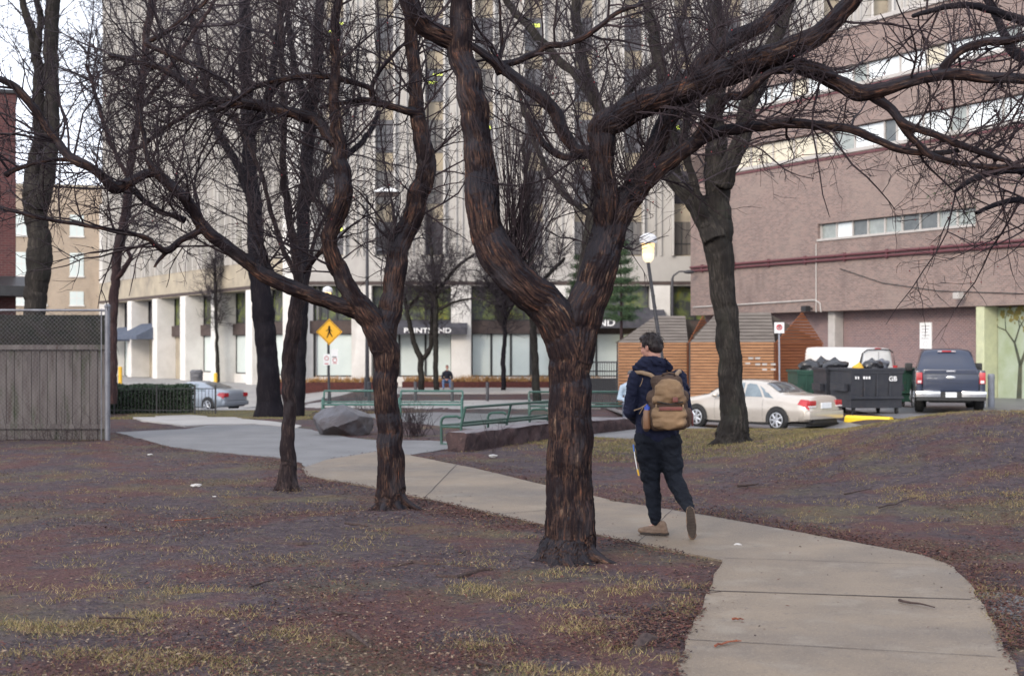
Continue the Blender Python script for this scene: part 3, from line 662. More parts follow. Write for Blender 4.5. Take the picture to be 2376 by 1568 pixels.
# --- right grey tree by the lot
T5 = [
 [(1702,1042,44),(1700,1000,37),(1702,960,32),(1698,900,29),(1692,820,28),(1686,750,27),(1676,680,29),(1670,600,31),(1666,560,34),(1668,500,32),(1664,440,29),(1660,390,27),(1660,330,24),(1660,290,22),(1664,204,20),(1664,100,18),(1655,-60,16,.3)],
 [(1660,560,30),(1640,512,26),(1612,470,23,.2),(1586,440,21),(1566,412,20),(1560,370,17,.4),(1556,300,15),(1540,200,14),(1520,100,13,.8),(1492,-60,11,1.2)],
 [(1675,430,24),(1700,370,21,-.2),(1718,320,21),(1736,254,21),(1758,195,19,-.4),(1790,110,17),(1825,20,15),(1850,-70,13,-.6)],
 [(1640,520,13),(1600,400,10,-.3),(1590,300,9),(1610,200,8,-.6)],
]
tree('maple_tree', 'large grey-green bare tree on the grass in front of the beige sedan', 'tree', 24.2, T5, b_grey, 14, voxel=.022, sides=16, roots=[(190,.60,.12),(240,.5,.12),(290,.55,.12),(340,.65,.12),(30,.5,.12),(120,.5,.12)], ridge=.018, bcell=15,
  crown=dict(n1=4.5, l1=(.7, 2.4), r1=.018, n2=6, l2=(.3, 1.0), n3=3, l3=(.15, .5), rt=.0045, up=.15, t0=.55), twig=t_twigg)
# --- left double trunk behind the board fence
T6 = [
 [(80,1010,28),(80,860,26),(82,711,25),(86,660,27),(91,605,31),(90,554,26),(84,500,27),(82,450,31),(76,405,19),(84,350,14),(92,305,14),(90,204,14),(85,136,12),(76,78,11),(52,10,8),(36,-50,6,.3)],
 [(86,480,24),(105,430,20),(112,397,18),(119,305,17.5),(120,204,17),(119,102,17),(122,0,16),(124,-80,14)],
 [(84,130,9),(92,70,8),(96,40,8),(84,0,7),(70,-60,6)],
]
tree('maple_tree', 'tall tree splitting into twin stems behind the board fence at the left edge', 'tree', 34, T6, b_grey, 15, sides=14,
  crown=dict(n1=1.6, l1=(.8, 2.5), r1=.02, n2=5, l2=(.3, 1.1), n3=3, l3=(.2, .6), rt=.006, up=.1, t0=.5), twig=t_twigg)
T4 = [
 [(628,962,40),(624,930,29),(620,829,24),(610,711,26),(596,620,20),(592,530,18),(590,475,18),(580,400,17),(575,300,16),(571,180,15),(568,60,14),(566,-80,12)],
 [(592,500,12),(560,400,10,.6),(500,290,9),(470,160,8,1.4),(440,20,7,2)],
 [(576,330,12),(620,230,10,-.6),(640,120,8),(660,-40,7,-1.5)],
]
tree('street_tree', 'broad near-black trunk on the lawn left of the pedestrian sign', 'tree', 43, T4, b_dark, 16, sides=14,
  crown=dict(n1=3.0, l1=(1.2, 4.0), r1=.032, n2=6, l2=(.5, 1.6), n3=3, l3=(.25, .9), rt=.007, up=.15, t0=.4), twig=t_twigg, group='bare street trees')
T9 = [
 [(690,945,17),(694,850,16),(697,760,17),(700,640,16),(703,540,16),(705,475,15),(712,380,15),(718,295,15),(730,204,13),(738,120,11),(742,0,10),(745,-80,9)],
 [(706,480,9),(760,400,8,.6),(840,330,7,1.2),(880,260,6,1.6)], [(722,280,9),(690,180,8,-.7),(670,60,7,-1.2),(660,-40,6,-1.6)],
]
tree('street_tree', 'dark straight trunk seen just right of and behind the slender tree', 'tree', 47, T9, b_dark, 17, sides=12,
  crown=dict(n1=3.4, l1=(1.2, 4.2), r1=.032, n2=6, l2=(.5, 1.6), n3=3, l3=(.25, .9), rt=.007, up=.15, t0=.45), twig=t_twigg, group='bare street trees')
T7 = [
 [(258,905,13),(260,829,12),(262,750,11),(265,672,11),(276,573,11),(295,475,10),(302,400,9),(315,310,9),(326,238,8.5),(343,68,9),(362,-40,9)],
 [(268,650,6),(290,620,6,-.3),(302,598,5),(285,570,4,-.5)], [(300,420,6),(260,340,5,.4),(230,250,5,.8),(200,150,4,1.0)], [(326,250,6),(380,180,6,-.6),(440,90,5,-1.2),(500,0,4,-1.6)],
]
tree('slender_tree', 'thin reddish trunk rising behind the grey steel fence post', 'tree', 37, T7, b_red, 18, sides=10,
  crown=dict(n1=4.2, l1=(1.0, 3.2), r1=.022, n2=6, l2=(.4, 1.3), n3=4, l3=(.2, .8), rt=.0065, up=.14, t0=.35), twig=t_twigg)
T8 = [
 [(1335,960,16),(1340,800,16),(1352,650,15),(1375,500,15),(1392,380,14),(1395,280,14),(1385,235,14),(1362,180,13),(1345,110,13),(1338,30,12),(1334,-70,10)],
 [(1388,250,11),(1345,185,10,.3),(1300,140,10),(1240,80,10,.8),(1190,20,9),(1140,-50,8,1.2)],
 [(1392,330,9),(1440,240,8,-.4),(1500,170,8),(1570,80,7,-1),(1600,-20,6,-1.4)], [(1370,500,8),(1300,440,7,.4),(1240,330,6,.9),(1200,200,5,1.3)],
]
tree('maple_tree', 'grey-green tree hidden behind the near forked tree, limbs spreading above it', 'tree', 31, T8, b_grey, 19, sides=12,
  crown=dict(n1=4.2, l1=(.9, 2.8), r1=.02, n2=6, l2=(.35, 1.2), n3=4, l3=(.15, .6), rt=.0055, up=.15, t0=.4), twig=t_twigg)
# --- young street trees before the shop fronts
def young(limbs, d, seed, label, mat=b_grey, **k):
    c = dict(n1=6, l1=(.8, 2.2), r1=.022, n2=6, l2=(.4, 1.1), n3=4, l3=(.2, .6), rt=.008, up=.25, t0=.45); c.update(k)
    tree('young_tree', label, 'tree', d, limbs, mat, seed, sides=8, crown=c, twig=t_twigg, group='young trees on the pavement')
young([[(978,898,8),(976,860,7.5),(976,830,7.5),(962,800,6.5),(950,750,5.5),(940,700,4.5),(928,640,4),(915,560,3)],
       [(980,832,6),(994,818,6),(1001,780,5),(1003,720,4.5),(1012,650,4),(1030,590,3)], [(945,720,3.5),(975,680,3),(1010,650,2)]], 74, 41, 'young tree with a low V fork in front of the frosted shop windows')
young([[(1012,902,7),(1011,840,6.5),(1011,760,6.5),(1011,700,6),(1006,640,5),(1000,570,4),(995,500,3)], [(1010,690,5),(1025,665,4.5),(1060,620,4),(1100,590,3)], [(1008,695,4),(990,675,4),(960,665,3.5),(940,660,2)], [(1011,720,4),(1060,700,3),(1110,690,2)]], 72, 42, 'straight green-barked young tree beside the seated person')
young([[(1246,928,11),(1243,880,9.5),(1239,800,9),(1236,730,8.5),(1234,640,7.5),(1228,540,6),(1220,430,5),(1214,330,4)], [(1235,690,6),(1270,640,5,.5),(1310,600,4,1)], [(1236,720,6),(1200,660,5,-.5),(1150,620,4,-1)]], 60, 43, 'mossy green trunk on the pavement just left of the near forked tree')
young([[(1169,906,6),(1168,860,6),(1167,835,6),(1171,790,5),(1172,737,4.5),(1170,690,3.5),(1165,640,3)], [(1172,740,4),(1150,690,3),(1120,640,2.5)], [(1172,740,4),(1200,690,3),(1225,650,2.5)]], 75, 44, 'young tree with a kinked black stem in front of the wide shop window', b_dark, n1=10)
young([[(505,905,5),(505,850,5),(503,790,4),(500,700,4),(498,600,3)]], 92, 45, 'distant young tree against the pale columns left of the black trunk', n1=7)
# --- far tree behind (greenish foliage behind the glass passage) and the pines
m_needle = M('pine_needles', (.045,.085,.050), (.085,.13,.06), 2, .75, lo=.3, hi=.7)
def pine(label, px, d, py0, py1, wpx, seed, tiers=9, n=11, trunk_r=.09):
    rr = np.random.default_rng(seed); b = GX(px, d); zt = CAMZ+(HY-py1)*d/FP; z0 = CAMZ+(HY-py0)*d/FP; root = thing('pine_tree', label, 'tree', b)
    mb = MB(); h = zt-b.z; mb.tube([(0,0,-.1),(.03,0,h*.5),(0,0,h)], [trunk_r, trunk_r*.6, .015], 8); W = wpx*d/FP/2; V = []; V2 = []
    for t in range(tiers):
        f = t/(tiers-1); z = (z0-b.z)+(h-(z0-b.z))*f
        for k in range(n):
            a = 2*math.pi*(k+rr.random())/n; L = W*(1-f*.72)*rr.uniform(.55, 1.1); e = (math.cos(a)*L, math.sin(a)*L, z+L*rr.uniform(-.05, .35))
            mb.tube([(0,0,z), (e[0]*.6, e[1]*.6, z+(e[2]-z)*.4), e], [.02, .014, .006], 5)
            for q in range(int(70*L)+16):
                s = rr.uniform(.30, 1.05); c = np.array([e[0]*s, e[1]*s, z+(e[2]-z)*s*s])+rr.normal(size=3)*np.array([.08, .08, .06])
                for j in range(7):
                    dv = rr.normal(size=3)*.8+np.array([e[0], e[1], .3*L])/max(L, .1)*.7; dv /= np.linalg.norm(dv); sd = np.cross(dv, rr.normal(size=3)); sd /= np.linalg.norm(sd); V += [c-sd*.006, c+sd*.006, c+dv*rr.uniform(.07, .14)]
    mb.build('trunk', b_red, root, True); npmesh('crown', np.array(V), np.arange(len(V)).reshape(-1, 3), m_needle, root, False)
pine('green pine between the near tree and the leaning lantern', 1440, 57, 740, 565, 110, 51)
pine('small pine half hidden behind the fork of the near tree', 1345, 61, 700, 600, 70, 52, 6, 9, .06)
def pine_bough(label, pts, d, seed, name='pine_bough'):
    rr = np.random.default_rng(seed); V = []; p, r = limb_px(pts, d); p, r = resample(p, r, .05); root = thing(name, label, 'tree', p[0])
    V1, F1 = twigtubes([(p[None], r[None])], 6); npmesh('branch', V1, F1, t_twig, root, True, off=p[0]); sets = spawn(p[None], r[None], 26, (.15, .55), .4, (20, 70), 6, .1, -.05, rr, rmin=.002)
    V1, F1 = twigtubes([sets]); npmesh('twigs', V1, F1, t_twig, root, True, off=p[0])
    for q in sets[0]:
        for k in (3, 4, 5):
            for j in range(16):
                c = q[k]; dv = rr.normal(size=3)*.7+(q[5]-q[3])/np.linalg.norm(q[5]-q[3]); dv /= np.linalg.norm(dv); sd = np.cross(dv, rr.normal(size=3)); sd /= np.linalg.norm(sd); V += [c-sd*.0014, c+sd*.0014, c+dv*rr.uniform(.03, .06)]
    npmesh('needles', np.array(V), np.arange(len(V)).reshape(-1, 3), m_needle, root, False, off=p[0])
T0 = [[(2520,1100,60),(2516,900,56),(2512,700,50),(2505,520,44),(2490,380,36),(2475,200,30),(2465,0,26),(2460,-100,22)],
      [(2500,500,16),(2440,440,12,-.3),(2376,395,10),(2310,400,8,-.6),(2250,420,6),(2215,445,4,-.8)],
      [(2500,540,14),(2440,490,10,-.3),(2370,462,8),(2310,475,6),(2265,495,4,-.6)],
      [(2480,250,16),(2420,170,13,.2),(2360,120,13),(2330,70,10,.4),(2290,0,8),(2260,-60,7,.6)],
      [(2470,100,14),(2400,60,12,-.3),(2300,20,9),(2200,15,7,-.6),(2120,40,5)],]
tree('overhanging_tree', 'dark bare tree just outside the right edge, boughs hanging into the upper right corner', 'tree', 13.0, T0, b_dark, 20, sides=12,
  crown=dict(n1=6, l1=(.4, 1.4), r1=.010, n2=6, l2=(.15, .55), n3=3, l3=(.06, .25), n4=1, rt=.0025, up=-.02, skip=(0,)), berries=40)
pine_bough('loose pine bough hanging in front of the brick wall at the right edge', [(2470,330,7),(2400,360,6),(2340,385,5),(2280,400,4),(2230,430,3)], 13.5, 61)
# ------------------------------------------------------------------ BUILDINGS
m_cc = M('concrete', (.43,.41,.385), (.35,.335,.315), .5, .85, .004, 8, bscale=30); mixlayer(m_cc, (.22,.20,.185), .35, .55, .72, stretch=(1,1,.25), fac=.7)
m_fin = M('white_concrete', (.66,.64,.61), (.56,.54,.51), .8, .8); mixlayer(m_fin, (.30,.27,.24), .5, .58, .72, stretch=(1,1,.3), fac=.6)
m_rib = M('rib_concrete', (.50,.48,.45), (.42,.40,.375), .8, .8)
m_span = M('tan_panel', (.38,.33,.25), (.28,.245,.195), .9, .8); mixlayer(m_span, (.17,.15,.13), .6, .55, .7, fac=.6)
m_glass = M('dark_glass', (.045,.042,.050), (.075,.068,.075), 1.2, .12, spec=.6)
m_glass2 = M('curtained_glass', (.16,.145,.13), (.08,.072,.07), 1.4, .2, spec=.5, stretch=(4,4,.3))
m_leafglass = M('planted_glass', (.05,.055,.055), (.13,.16,.05), 1.9, .25, detail=6, c3=(.22,.19,.03), spec=.5, lo=.42, hi=.60)
m_frost = M('frosted_pane', (.56,.62,.60), (.50,.56,.545), .7, .35)
m_brown = M('brown_fascia', (.085,.065,.060), (.06,.048,.046), 2, .7)
m_black = M('black_frame', (.02,.02,.022), (.03,.03,.032), 5, .5)
m_roomlit = M('ceiling_light', (.7,.8,.2), emit=(.75,.9,.10), estr=.45)
m_awn = M('awning_cloth', (.055,.055,.065), (.085,.083,.095), 3, .75)
m_awn2 = M('blue_awning', (.07,.085,.12), (.10,.115,.15), 3, .75)
m_sign = M('sign_letter', (.80,.80,.80), (.74,.74,.74), 5, .5)
m_redp = M('planter_brick', (.09,.032,.028), (.055,.024,.022), 6, .85)
m_dryor = M('dry_plant', (.36,.20,.08), (.22,.14,.07), 8, .9)
def text(s, size, mat, parent=None, ext=.01, name='lettering', sx=1.0):
    cu = bpy.data.curves.new('t', 'FONT'); cu.body = s; cu.size = size; cu.extrude = ext; cu.offset = size*.018; cu.align_x = 'CENTER'; cu.align_y = 'CENTER'
    o = bpy.data.objects.new('t', cu); C.objects.link(o); dg = bpy.context.evaluated_depsgraph_get(); dg.update()
    me = bpy.data.meshes.new_from_object(o.evaluated_get(dg)); bpy.data.objects.remove(o)
    for v in me.vertices: v.co = Vector((v.co.x*sx, -v.co.z, v.co.y))     # stand it up, facing -y
    me.materials.clear(); o = link(name, me, mat, parent); return o
ZB = -.62
wl = Vector((.6115, -1, 0)).normalized(); corner = P(690, 806, 82); corner.z = 0
TC = Matrix.Identity(4)                                   # front wing: local frame at the corner
TL = Matrix(((wl.x, -wl.y, 0, 0), (wl.y, wl.x, 0, 0), (0, 0, 1, 0), (0, 0, 0, 1)))   # left wing runs from the corner to -x
cb = thing('concrete_building', 'tall pale concrete office block with vertical piers and shop fronts behind the bare trees', 'building', corner)
NW = [0]; stuffw = MB(); stuffw_m = [m_glass, m_glass2]
wme = {}
def window_mesh(w_, h_, kind):
    k = (round(w_, 2), round(h_, 2), kind)
    if k in wme: return wme[k]
    mb = MB(); mb.m = 0; mb.box(-w_/2, w_/2, -.02, .04, 0, h_); mb.m = 1
    mb.box(-w_/2, w_/2, -.07, -.02, h_*.33-.03, h_*.33+.03); mb.box(-.03, .03, -.068, -.021, 0, h_)
    if kind == 2: mb.m = 2; mb.box(-w_*.3, w_*.35, -.035, -.021, h_*.72, h_*.82)
    if kind == 3: mb.m = 2; mb.box(-w_*.42, w_*.1, -.035, -.021, h_*.55, h_*.62); mb.box(-w_*.1, w_*.42, -.036, -.022, h_*.8, h_*.86)
    me = mb.mesh('window'); me.materials.append(m_glass2 if kind == 1 else m_glass); me.materials.append(m_black); me.materials.append(m_roomlit)
    me.polygons.foreach_set('material_index', mb.mi); wme[k] = me; return me
def wing(T, u0, u1, pitch, anchor, wofs, nfl, colw, ud, name):
    half = pitch/2
    # mass, floors, roof
    mb = MB(T); mb.box(u0, u1, 1.2, 14, ZB-2.5, 5.25); mb.box(u0, u1, .78, 14, 5.25, 34)
    mb.build('wall', m_cc, cb)
    cols = [anchor+pitch*k for k in range(-20, 20) if u0-.1 <= anchor+pitch*k <= u1+.1]
    for c in cols:                                        # ground columns
        q = MB(T); q.bbox(c-colw/2, c+colw/2, -.35, 1.19, ZB-2, 5.24, .03); q.build('column', m_fin, cb)
    q = MB(T); q.box(u0, u1, -.18, .775, 5.253, 6.95); q.build('band', m_span if name == 'l' else m_cc, cb)
    q = MB(T); q.box(u0, u1, -.22, -.183, 5.30, 5.50); q.build('soffit', m_brown, cb)
    # upper bays
    ww = 1.05 if name == 'c' else 1.15; k0 = int((u0-wofs)/half)-1; cent = [wofs+half*k for k in range(k0, k0+40) if u0+.7 < wofs+half*k < u1-.6]
    piers = MB(T); fins = MB(T); spans = MB(T)
    for c in cent:
        q = MB(T); q.box(c+ww/2+.12, c+half-ww/2-.12, -.10, .775, 6.955, 34); q.box(c+half/2-.22, c+half/2-.14, -.24, -.095, 6.955, 34); q.box(c+half/2+.14, c+half/2+.22, -.24, -.095, 6.955, 34); q.m = 1; q.box(c+ww/2, c+ww/2+.12, -.42, .772, 6.955, 34); q.box(c+half-ww/2-.12, c+half-ww/2, -.42, .772, 6.955, 34); q.build('pier', [m_cc, m_rib], cb); q = MB(T); q.box(c-ww/2+.002, c+ww/2-.002, .47, .77, 6.955, 34); q.build('spandrel_strip', m_span, cb)
        for f in range(nfl+1):
            zs = 6.955 if f == 0 else 7.07+2.95*(f-1)+1.9; ze = 7.07+2.95*f
            pass
    for f in range(nfl):
        for c in cent:
            NW[0] += 1; z = 7.07+2.95*f; rr = RND.random(); kind = 1 if rr < .3 else (2 if rr > .86 else (3 if rr > .76 else 0))
            if f < (5 if name == 'c' else 4) and (name == 'c' or c > u0+14):
                o = bpy.data.objects.new('window', window_mesh(ww, 1.9, kind)); C.objects.link(o); o.parent = cb; o.matrix_basis = T @ Matrix.Translation((c, .425, z))
            else:
                stuffw.T = T; stuffw.m = 0 if rr < .7 else 1; stuffw.box(c-ww/2, c+ww/2, .40, .46, z, z+1.9)
    return cols
cols_c = wing(TC, -.3, 44, 5.72, 3.73, 13.62, 9, 1.15, 0, 'c')
cols_l = wing(TL, -41, .0, 6.3, -6.8, -5.2, 9, 1.1, 0, 'l')
o = stuffw.build('upper_windows', stuffw_m, cb); tag(o, kind='stuff')
# corner pillar
q = MB(); q.bbox(-.75, .25, -.6, .5, ZB-2, 34, .04); q.build('corner_pillar', m_fin, cb)
def bayfill(T, a, b, lit=True, door=False, panes=3, planted=True, plinth=True, sidew=True, yb=.62):
    q = MB(T); q.box(a, b, yb-.25, yb+.2, 2.50, 3.24); q.build('fascia', m_brown, cb)
    q = MB(T); q.box(a, b, yb+.06, yb+.16, 3.245, 5.24); q.build('upper_pane', m_leafglass if planted else m_glass, cb)
    q = MB(T); n = 3
    for k in range(n+1):
        x = a+(b-a)*k/n; q.box(x-.05, x+.05, yb-.04, yb+.059, 3.243, 5.238)
    q.box(a, b, yb-.03, yb+.055, 3.242, 3.32); q.build('frame', m_black, cb)
    if plinth: q = MB(T); q.box(a, b, yb-.15, yb+.2, ZB-1.5, ZB+.62); q.build('plinth', m_fin, cb)
    z0 = ZB+.62 if plinth else ZB
    if not door:
        for k in range(panes):
            x0 = a+(b-a)*k/panes+.06; x1 = a+(b-a)*(k+1)/panes-.06
            q = MB(T); q.box(x0, x1, yb+.02, yb+.08, z0+.08, 2.46); q.build('shop_pane', m_frost, cb)
        q = MB(T)
        for k in range(panes+1): x = a+(b-a)*k/panes; q.box(x-.062, x+.062, yb-.03, yb+.10, z0, 2.497)
        q.box(a, b, yb-.032, yb+.102, z0-.0, z0+.078); q.build('shop_frame', m_black, cb)
    else:
        q = MB(T); q.box(a, b, yb+.05, yb+.15, ZB-1, 2.497); q.build('door_wall', m_span, cb)
        q = MB(T); q.box((a+b)/2-.1, (a+b)/2+.95, yb-.02, yb+.048, ZB-.5, ZB+2.3); q.build('door', m_brown, cb)
cc = [-.0]+cols_c
for i in range(len(cc)-1):
    a, b = cc[i]+(.26 if i == 0 else .58), cc[i+1]-.58
    if i == 1: bayfill(TC, a, b, panes=3, plinth=True)
    else: bayfill(TC, a, b, panes=[2, 3, 4, 3, 3, 3, 3, 3, 3][i])
cl = cols_l+[0.0]
for i in range(len(cl)-1):
    a, b = cl[i]+.56, cl[i+1]-(.56 if i < len(cl)-2 else .78)
    bayfill(TL, a, b, panes=2, door=(i in (1, 2)), plinth=i > 2, yb=1.0, planted=i > 1)
def awning(name, T, a, b, z0, z1, dep, mat, letters=None, front=.32, y0=.3, lh=.30, lx=.25):
    q = MB(T); q.add([(a,y0,z1),(b,y0,z1),(b,-dep,z0),(a,-dep,z0),(a,-dep,z0-front),(b,-dep,z0-front),(a,y0,z0-front),(b,y0,z0-front)], [(0,1,2,3),(3,2,5,4),(0,3,4,6),(1,7,5,2),(4,5,7,6)]); aw = q.build('awning', mat, cb)
    if letters:
        o = text(letters, lh, m_sign, aw, .015, sx=1.25); o.matrix_basis = T @ Matrix.Translation(((a+b)/2+lx, -dep-.02, z0-front/2))
awning('a', TC, cols_c[0]+.7, cols_c[1]+.35, 2.85, 3.25, 1.0, m_awn, 'PRINTLAND', .40, -.0, .40, .45)
awning('b', TC, cols_c[2]+.8, cols_c[3]+.2, 3.35, 4.0, 1.8, m_awn, 'PRINTLAND', .55, -.0, .52, -2.1)
awning('c', TL, -31.0, -26.0, 2.55, 3.5, 1.6, m_awn2, None, .25)
awning('d', TL, -37.0, -31.8, 2.45, 3.3, 1.6, m_awn2, None, .25)
# wall lamp by the entrance
q = MB(TC)
for i, x in enumerate((19.0, 19.55, 20.35)): q.ell((x, .1, 2.05), .13, .13, .13, 8)
q.build('entrance_lamp', M('entrance_bulb', (1,.9,.4), emit=(1,.85,.35), estr=2.5), cb)
q = MB(TC); q.box(19.7, 20.7, -.5, -.42, ZB+.9, ZB+1.7); q.build('entrance_panel', m_frost, cb)
# planters
def planter(u0, u1, y0, y1, T, h, label, n=260, off=corner):
    rt = thing('planter', label, 'planter', off+T @ Vector(((u0+u1)/2, (y0+y1)/2, ZB))); Tn = Matrix.Translation(-Vector(rt.location)) @ Matrix.Translation(off) @ T
    q = MB(Tn); q.bbox(u0, u1, y0, y1, ZB-.6, ZB+h, .03); q.build('planter_wall', m_redp, rt)
    V = []; rg = np.random.default_rng(int(u0*10)+500)
    for k in range(n):
        c = Tn @ Vector((rg.uniform(u0+.1, u1-.1), rg.uniform(y0+.1, y1-.1), ZB+h)); hh = rg.uniform(.15, .5)
        for j in range(5):
            dx, dy = rg.normal(0, .12, 2); V += [(c.x-.03, c.y, c.z-.03), (c.x+.03, c.y, c.z-.03), (c.x+dx, c.y+dy, c.z+hh*rg.uniform(.5, 1))]
    npmesh('dry_plants', np.array(V), np.arange(len(V)).reshape(-1, 3), m_dryor, rt, False)
planter(-5.5, 1.9, -2.2, -1.2, TC, .36, 'brick planter of orange dead plants under the shop windows behind the yellow diamond sign', off=corner+Vector((4.0,0,0)))
planter(6.2, 17.5, -2.2, -1.2, TC, .40, 'long brick planter with straw-coloured plants that the seated person sits by', 420)
# ---- brick building right
def brickmat(name, c1, c2, mort, patch, stain):
    m = bpy.data.materials.new(name); m.use_nodes = True; n = m.node_tree.nodes; l = m.node_tree.links; b = n['Principled BSDF']; b.inputs['Roughness'].default_value = .85
    tc = n.new('ShaderNodeTexCoord'); sp = n.new('ShaderNodeSeparateXYZ'); cm = n.new('ShaderNodeCombineXYZ'); ad = n.new('ShaderNodeMath'); ad.operation = 'ADD'
    l.new(tc.outputs['Object'], sp.inputs[0]); l.new(sp.outputs['X'], ad.inputs[0]); l.new(sp.outputs['Y'], ad.inputs[1]); l.new(ad.outputs[0], cm.inputs['X']); l.new(sp.outputs['Z'], cm.inputs['Y'])
    bt = n.new('ShaderNodeTexBrick'); bt.inputs['Scale'].default_value = 1; bt.inputs['Brick Width'].default_value = .21; bt.inputs['Row Height'].default_value = .075; bt.inputs['Mortar Size'].default_value = .010
    bt.inputs['Color1'].default_value = (*c1, 1); bt.inputs['Color2'].default_value = (*c2, 1); bt.inputs['Mortar'].default_value = (*mort, 1); bt.inputs['Bias'].default_value = 0
    l.new(cm.outputs[0], bt.inputs['Vector']); l.new(bt.outputs['Color'], b.inputs['Base Color'])
    mixlayer(m, patch, .35, .48, .66, fac=.55); mixlayer(m, stain, .9, .54, .70, stretch=(1, 1, .3), fac=.55); mixlayer(m, stain, 7, .56, .70, stretch=(1, 1, 2.5), fac=.45); return m
m_brk = brickmat('pink_brick', (.250,.165,.140), (.140,.097,.088), (.25,.215,.20), (.255,.20,.175), (.11,.082,.078))
m_brk2 = brickmat('low_brick', (.21,.120,.112), (.13,.082,.086), (.29,.24,.235), (.24,.17,.17), (.15,.12,.12))
m_brkr = brickmat('red_brick', (.095,.026,.026), (.065,.020,.022), (.10,.06,.055), (.08,.028,.028), (.03,.017,.018))
bn = math.atan2(-1, .56); O = Vector((15.26, 62, 0)); bb = thing('brick_building', 'pinkish brown brick building with ribbon windows behind the parking lot', 'building', O, bn)
s = math.hypot(1, .56)                                    # metres along the wall per metre of depth
U0, U1 = -10.9*s, 32.0
m_pipe = M('red_pipe', (.13,.045,.052), (.10,.038,.045), 4, .6); m_sill = M('pale_sill', (.45,.42,.40), (.38,.36,.34), 2, .8)
m_sky = M('pale_blind_glass', (.55,.60,.62), (.72,.76,.77), .8, .12, spec=.7); m_warmw = M('lit_blind', (.62,.56,.43), (.50,.45,.34), 1, .2, spec=.7); m_mid = M('green_grey_glass', (.20,.22,.215), (.30,.33,.31), 2, .15, spec=.6); m_drk = M('smoky_glass', (.07,.08,.085), (.12,.13,.13), 2, .12, spec=.6)  # sky and warm sun reflections painted into the pale and cream pane colours
def hz(z): return 1.7+(z-1.7)*1.069 if z > 0 else z
def slab(z0, z1, mat, y0=0.0, name='wall', u0=U0, u1=U1, y1=16): q = MB(); q.box(u0, u1, y0, y1, hz(z0), hz(z1)); return q.build(name, mat, bb)
zs0 = 3.23
slab(-2.5, zs0-.003, m_brk2, .9, 'lower_wall'); slab(zs0, 6.19, m_brk)
def band(z0, z1, ua, ub, pw, frac_list, recess=.22, name='window', sillh=.16):
    # wall left and right of the band, then the panes
    zr0, zr1 = z0, z1; z0 = hz(z0); z1 = hz(z1)
    if ua > U0+.05: slab(zr0, zr1, m_brk, 0, 'wall', U0, ua)
    if ub < U1: slab(zr0, zr1, m_brk, 0, 'wall', ub, U1)
    q = MB(); q.box(ua, ub, recess+.07, 15.9, z0+.001, z1-.001); q.build('band_back', m_brown, bb)
    q = MB(); q.box(ua, ub, -.06, recess+.069, z0+.001, z0+sillh); q.build('sill', m_sill, bb)
    u = ua+.05; i = 0
    while u+pw < ub:
        k = frac_list[i % len(frac_list)]; ww = pw*k[0]
        w_ = MB(); w_.box(u+.04, u+ww-.04, recess, recess+.065, z0+sillh, z1-.04); w = w_.build('window', {'s': m_sky, 'w': m_warmw, 'm': m_mid, 'd': m_drk}[k[1]], bb)
        f = MB(); f.box(u-.04, u+.04, recess-.06, recess+.068, z0+sillh, z1-.002); f.build('mullion', m_sill, bb)
        u += ww; i += 1
def upx(px):                                              # distance along the wall seen at photo column px
    r = (px-CX)/FP; t = (15.26-r*62)/(r+.56); return -t*s
u1_ = upx(1897); u2_ = upx(2264)
band(6.19, 6.92, u1_, u2_, 1.02, [(1,'m'),(1,'s'),(.95,'d'),(1,'m'),(1,'m'),(1,'d'),(1,'d'),(1,'m')], sillh=.10)
lo_ = MB(); lo_.box(u2_, U1, .15, .2, hz(6.19), hz(6.92)); lv = lo_.build('louvre', m_brown, bb)
slab(6.92, 9.72, m_brk)
slab(9.72, 10.80, m_brk, 0, 'wall', U0, upx(1690)); 
band(9.72, 10.80, upx(1690)+.002, U1-.1, 1.5, [(1,'w'),(1.1,'w'),(1,'w'),(1,'w'),(.8,'w'),(.9,'m'),(1.2,'s'),(.5,'d'),(1,'s'),(1,'s'),(.6,'m'),(1.2,'s'),(1.4,'s')])
slab(10.80, 12.40, m_brk)
band(12.40, 13.30, U0+.3, U1-.1, 1.5, [(1,'s'),(1,'s'),(.6,'m'),(1.3,'s'),(1,'s'),(.7,'w')])
slab(13.30, 14.85, m_brk)
q = MB(); q.box(U0-.1, U1, -.1, 16, hz(14.852), hz(15.02)); q.build('roof_edge', m_sill, bb)
for z, zz in ((9.58, .14), (12.28, .12)): q = MB(); q.box(U0, U1, -.05, -.002, hz(z), hz(z+zz*.6)); q.build('ledge', m_pipe, bb)
q = MB()
for z in (hz(5.36), hz(5.52)): q.tube([(U0+.1, -.10, z), (U1, -.10, z)], .06, 8)
for k in range(14): q.box(U0+1+k*2.6, U0+1.1+k*2.6, -.12, 0, hz(5.26), hz(5.62))
q.build('pipes', m_pipe, bb, True)
q = MB(); q.tube([(U0+.3, -.06, 3.75), (U0+9.5, -.06, 3.85), (upx(1905), -.06, 3.7), (upx(1907), -.05, 3.3)], .035, 6); q.tube([(upx(1897)-.05, -.04, 3.3), (upx(1897)-.05, -.04, 6.4)], .03, 6); q.build('conduit', m_sill, bb, True)
q = MB(); pts = [(upx(1897)+1.5, -.04, 5.2), (upx(2050), -.03, 4.45), (upx(2180), -.03, 4.0), (upx(2376), -.03, 3.75)]; q.tube(pts, .02, 5); q.build('cable', m_black, bb, True)
m_yel = M('pale_yellow_paint', (.50,.52,.34), (.42,.44,.30), 3, .7)
a = upx(1907); q = MB(); q.bbox(a, a+.45, .35, .88, -2.2, hz(zs0)-.004, .03); q.build('pillar', m_sill, bb)
a = upx(2262); q = MB(); q.bbox(a, a+.42, .05, .88, -2.2, hz(zs0)-.004, .03); q.build('pillar', m_yel, bb)
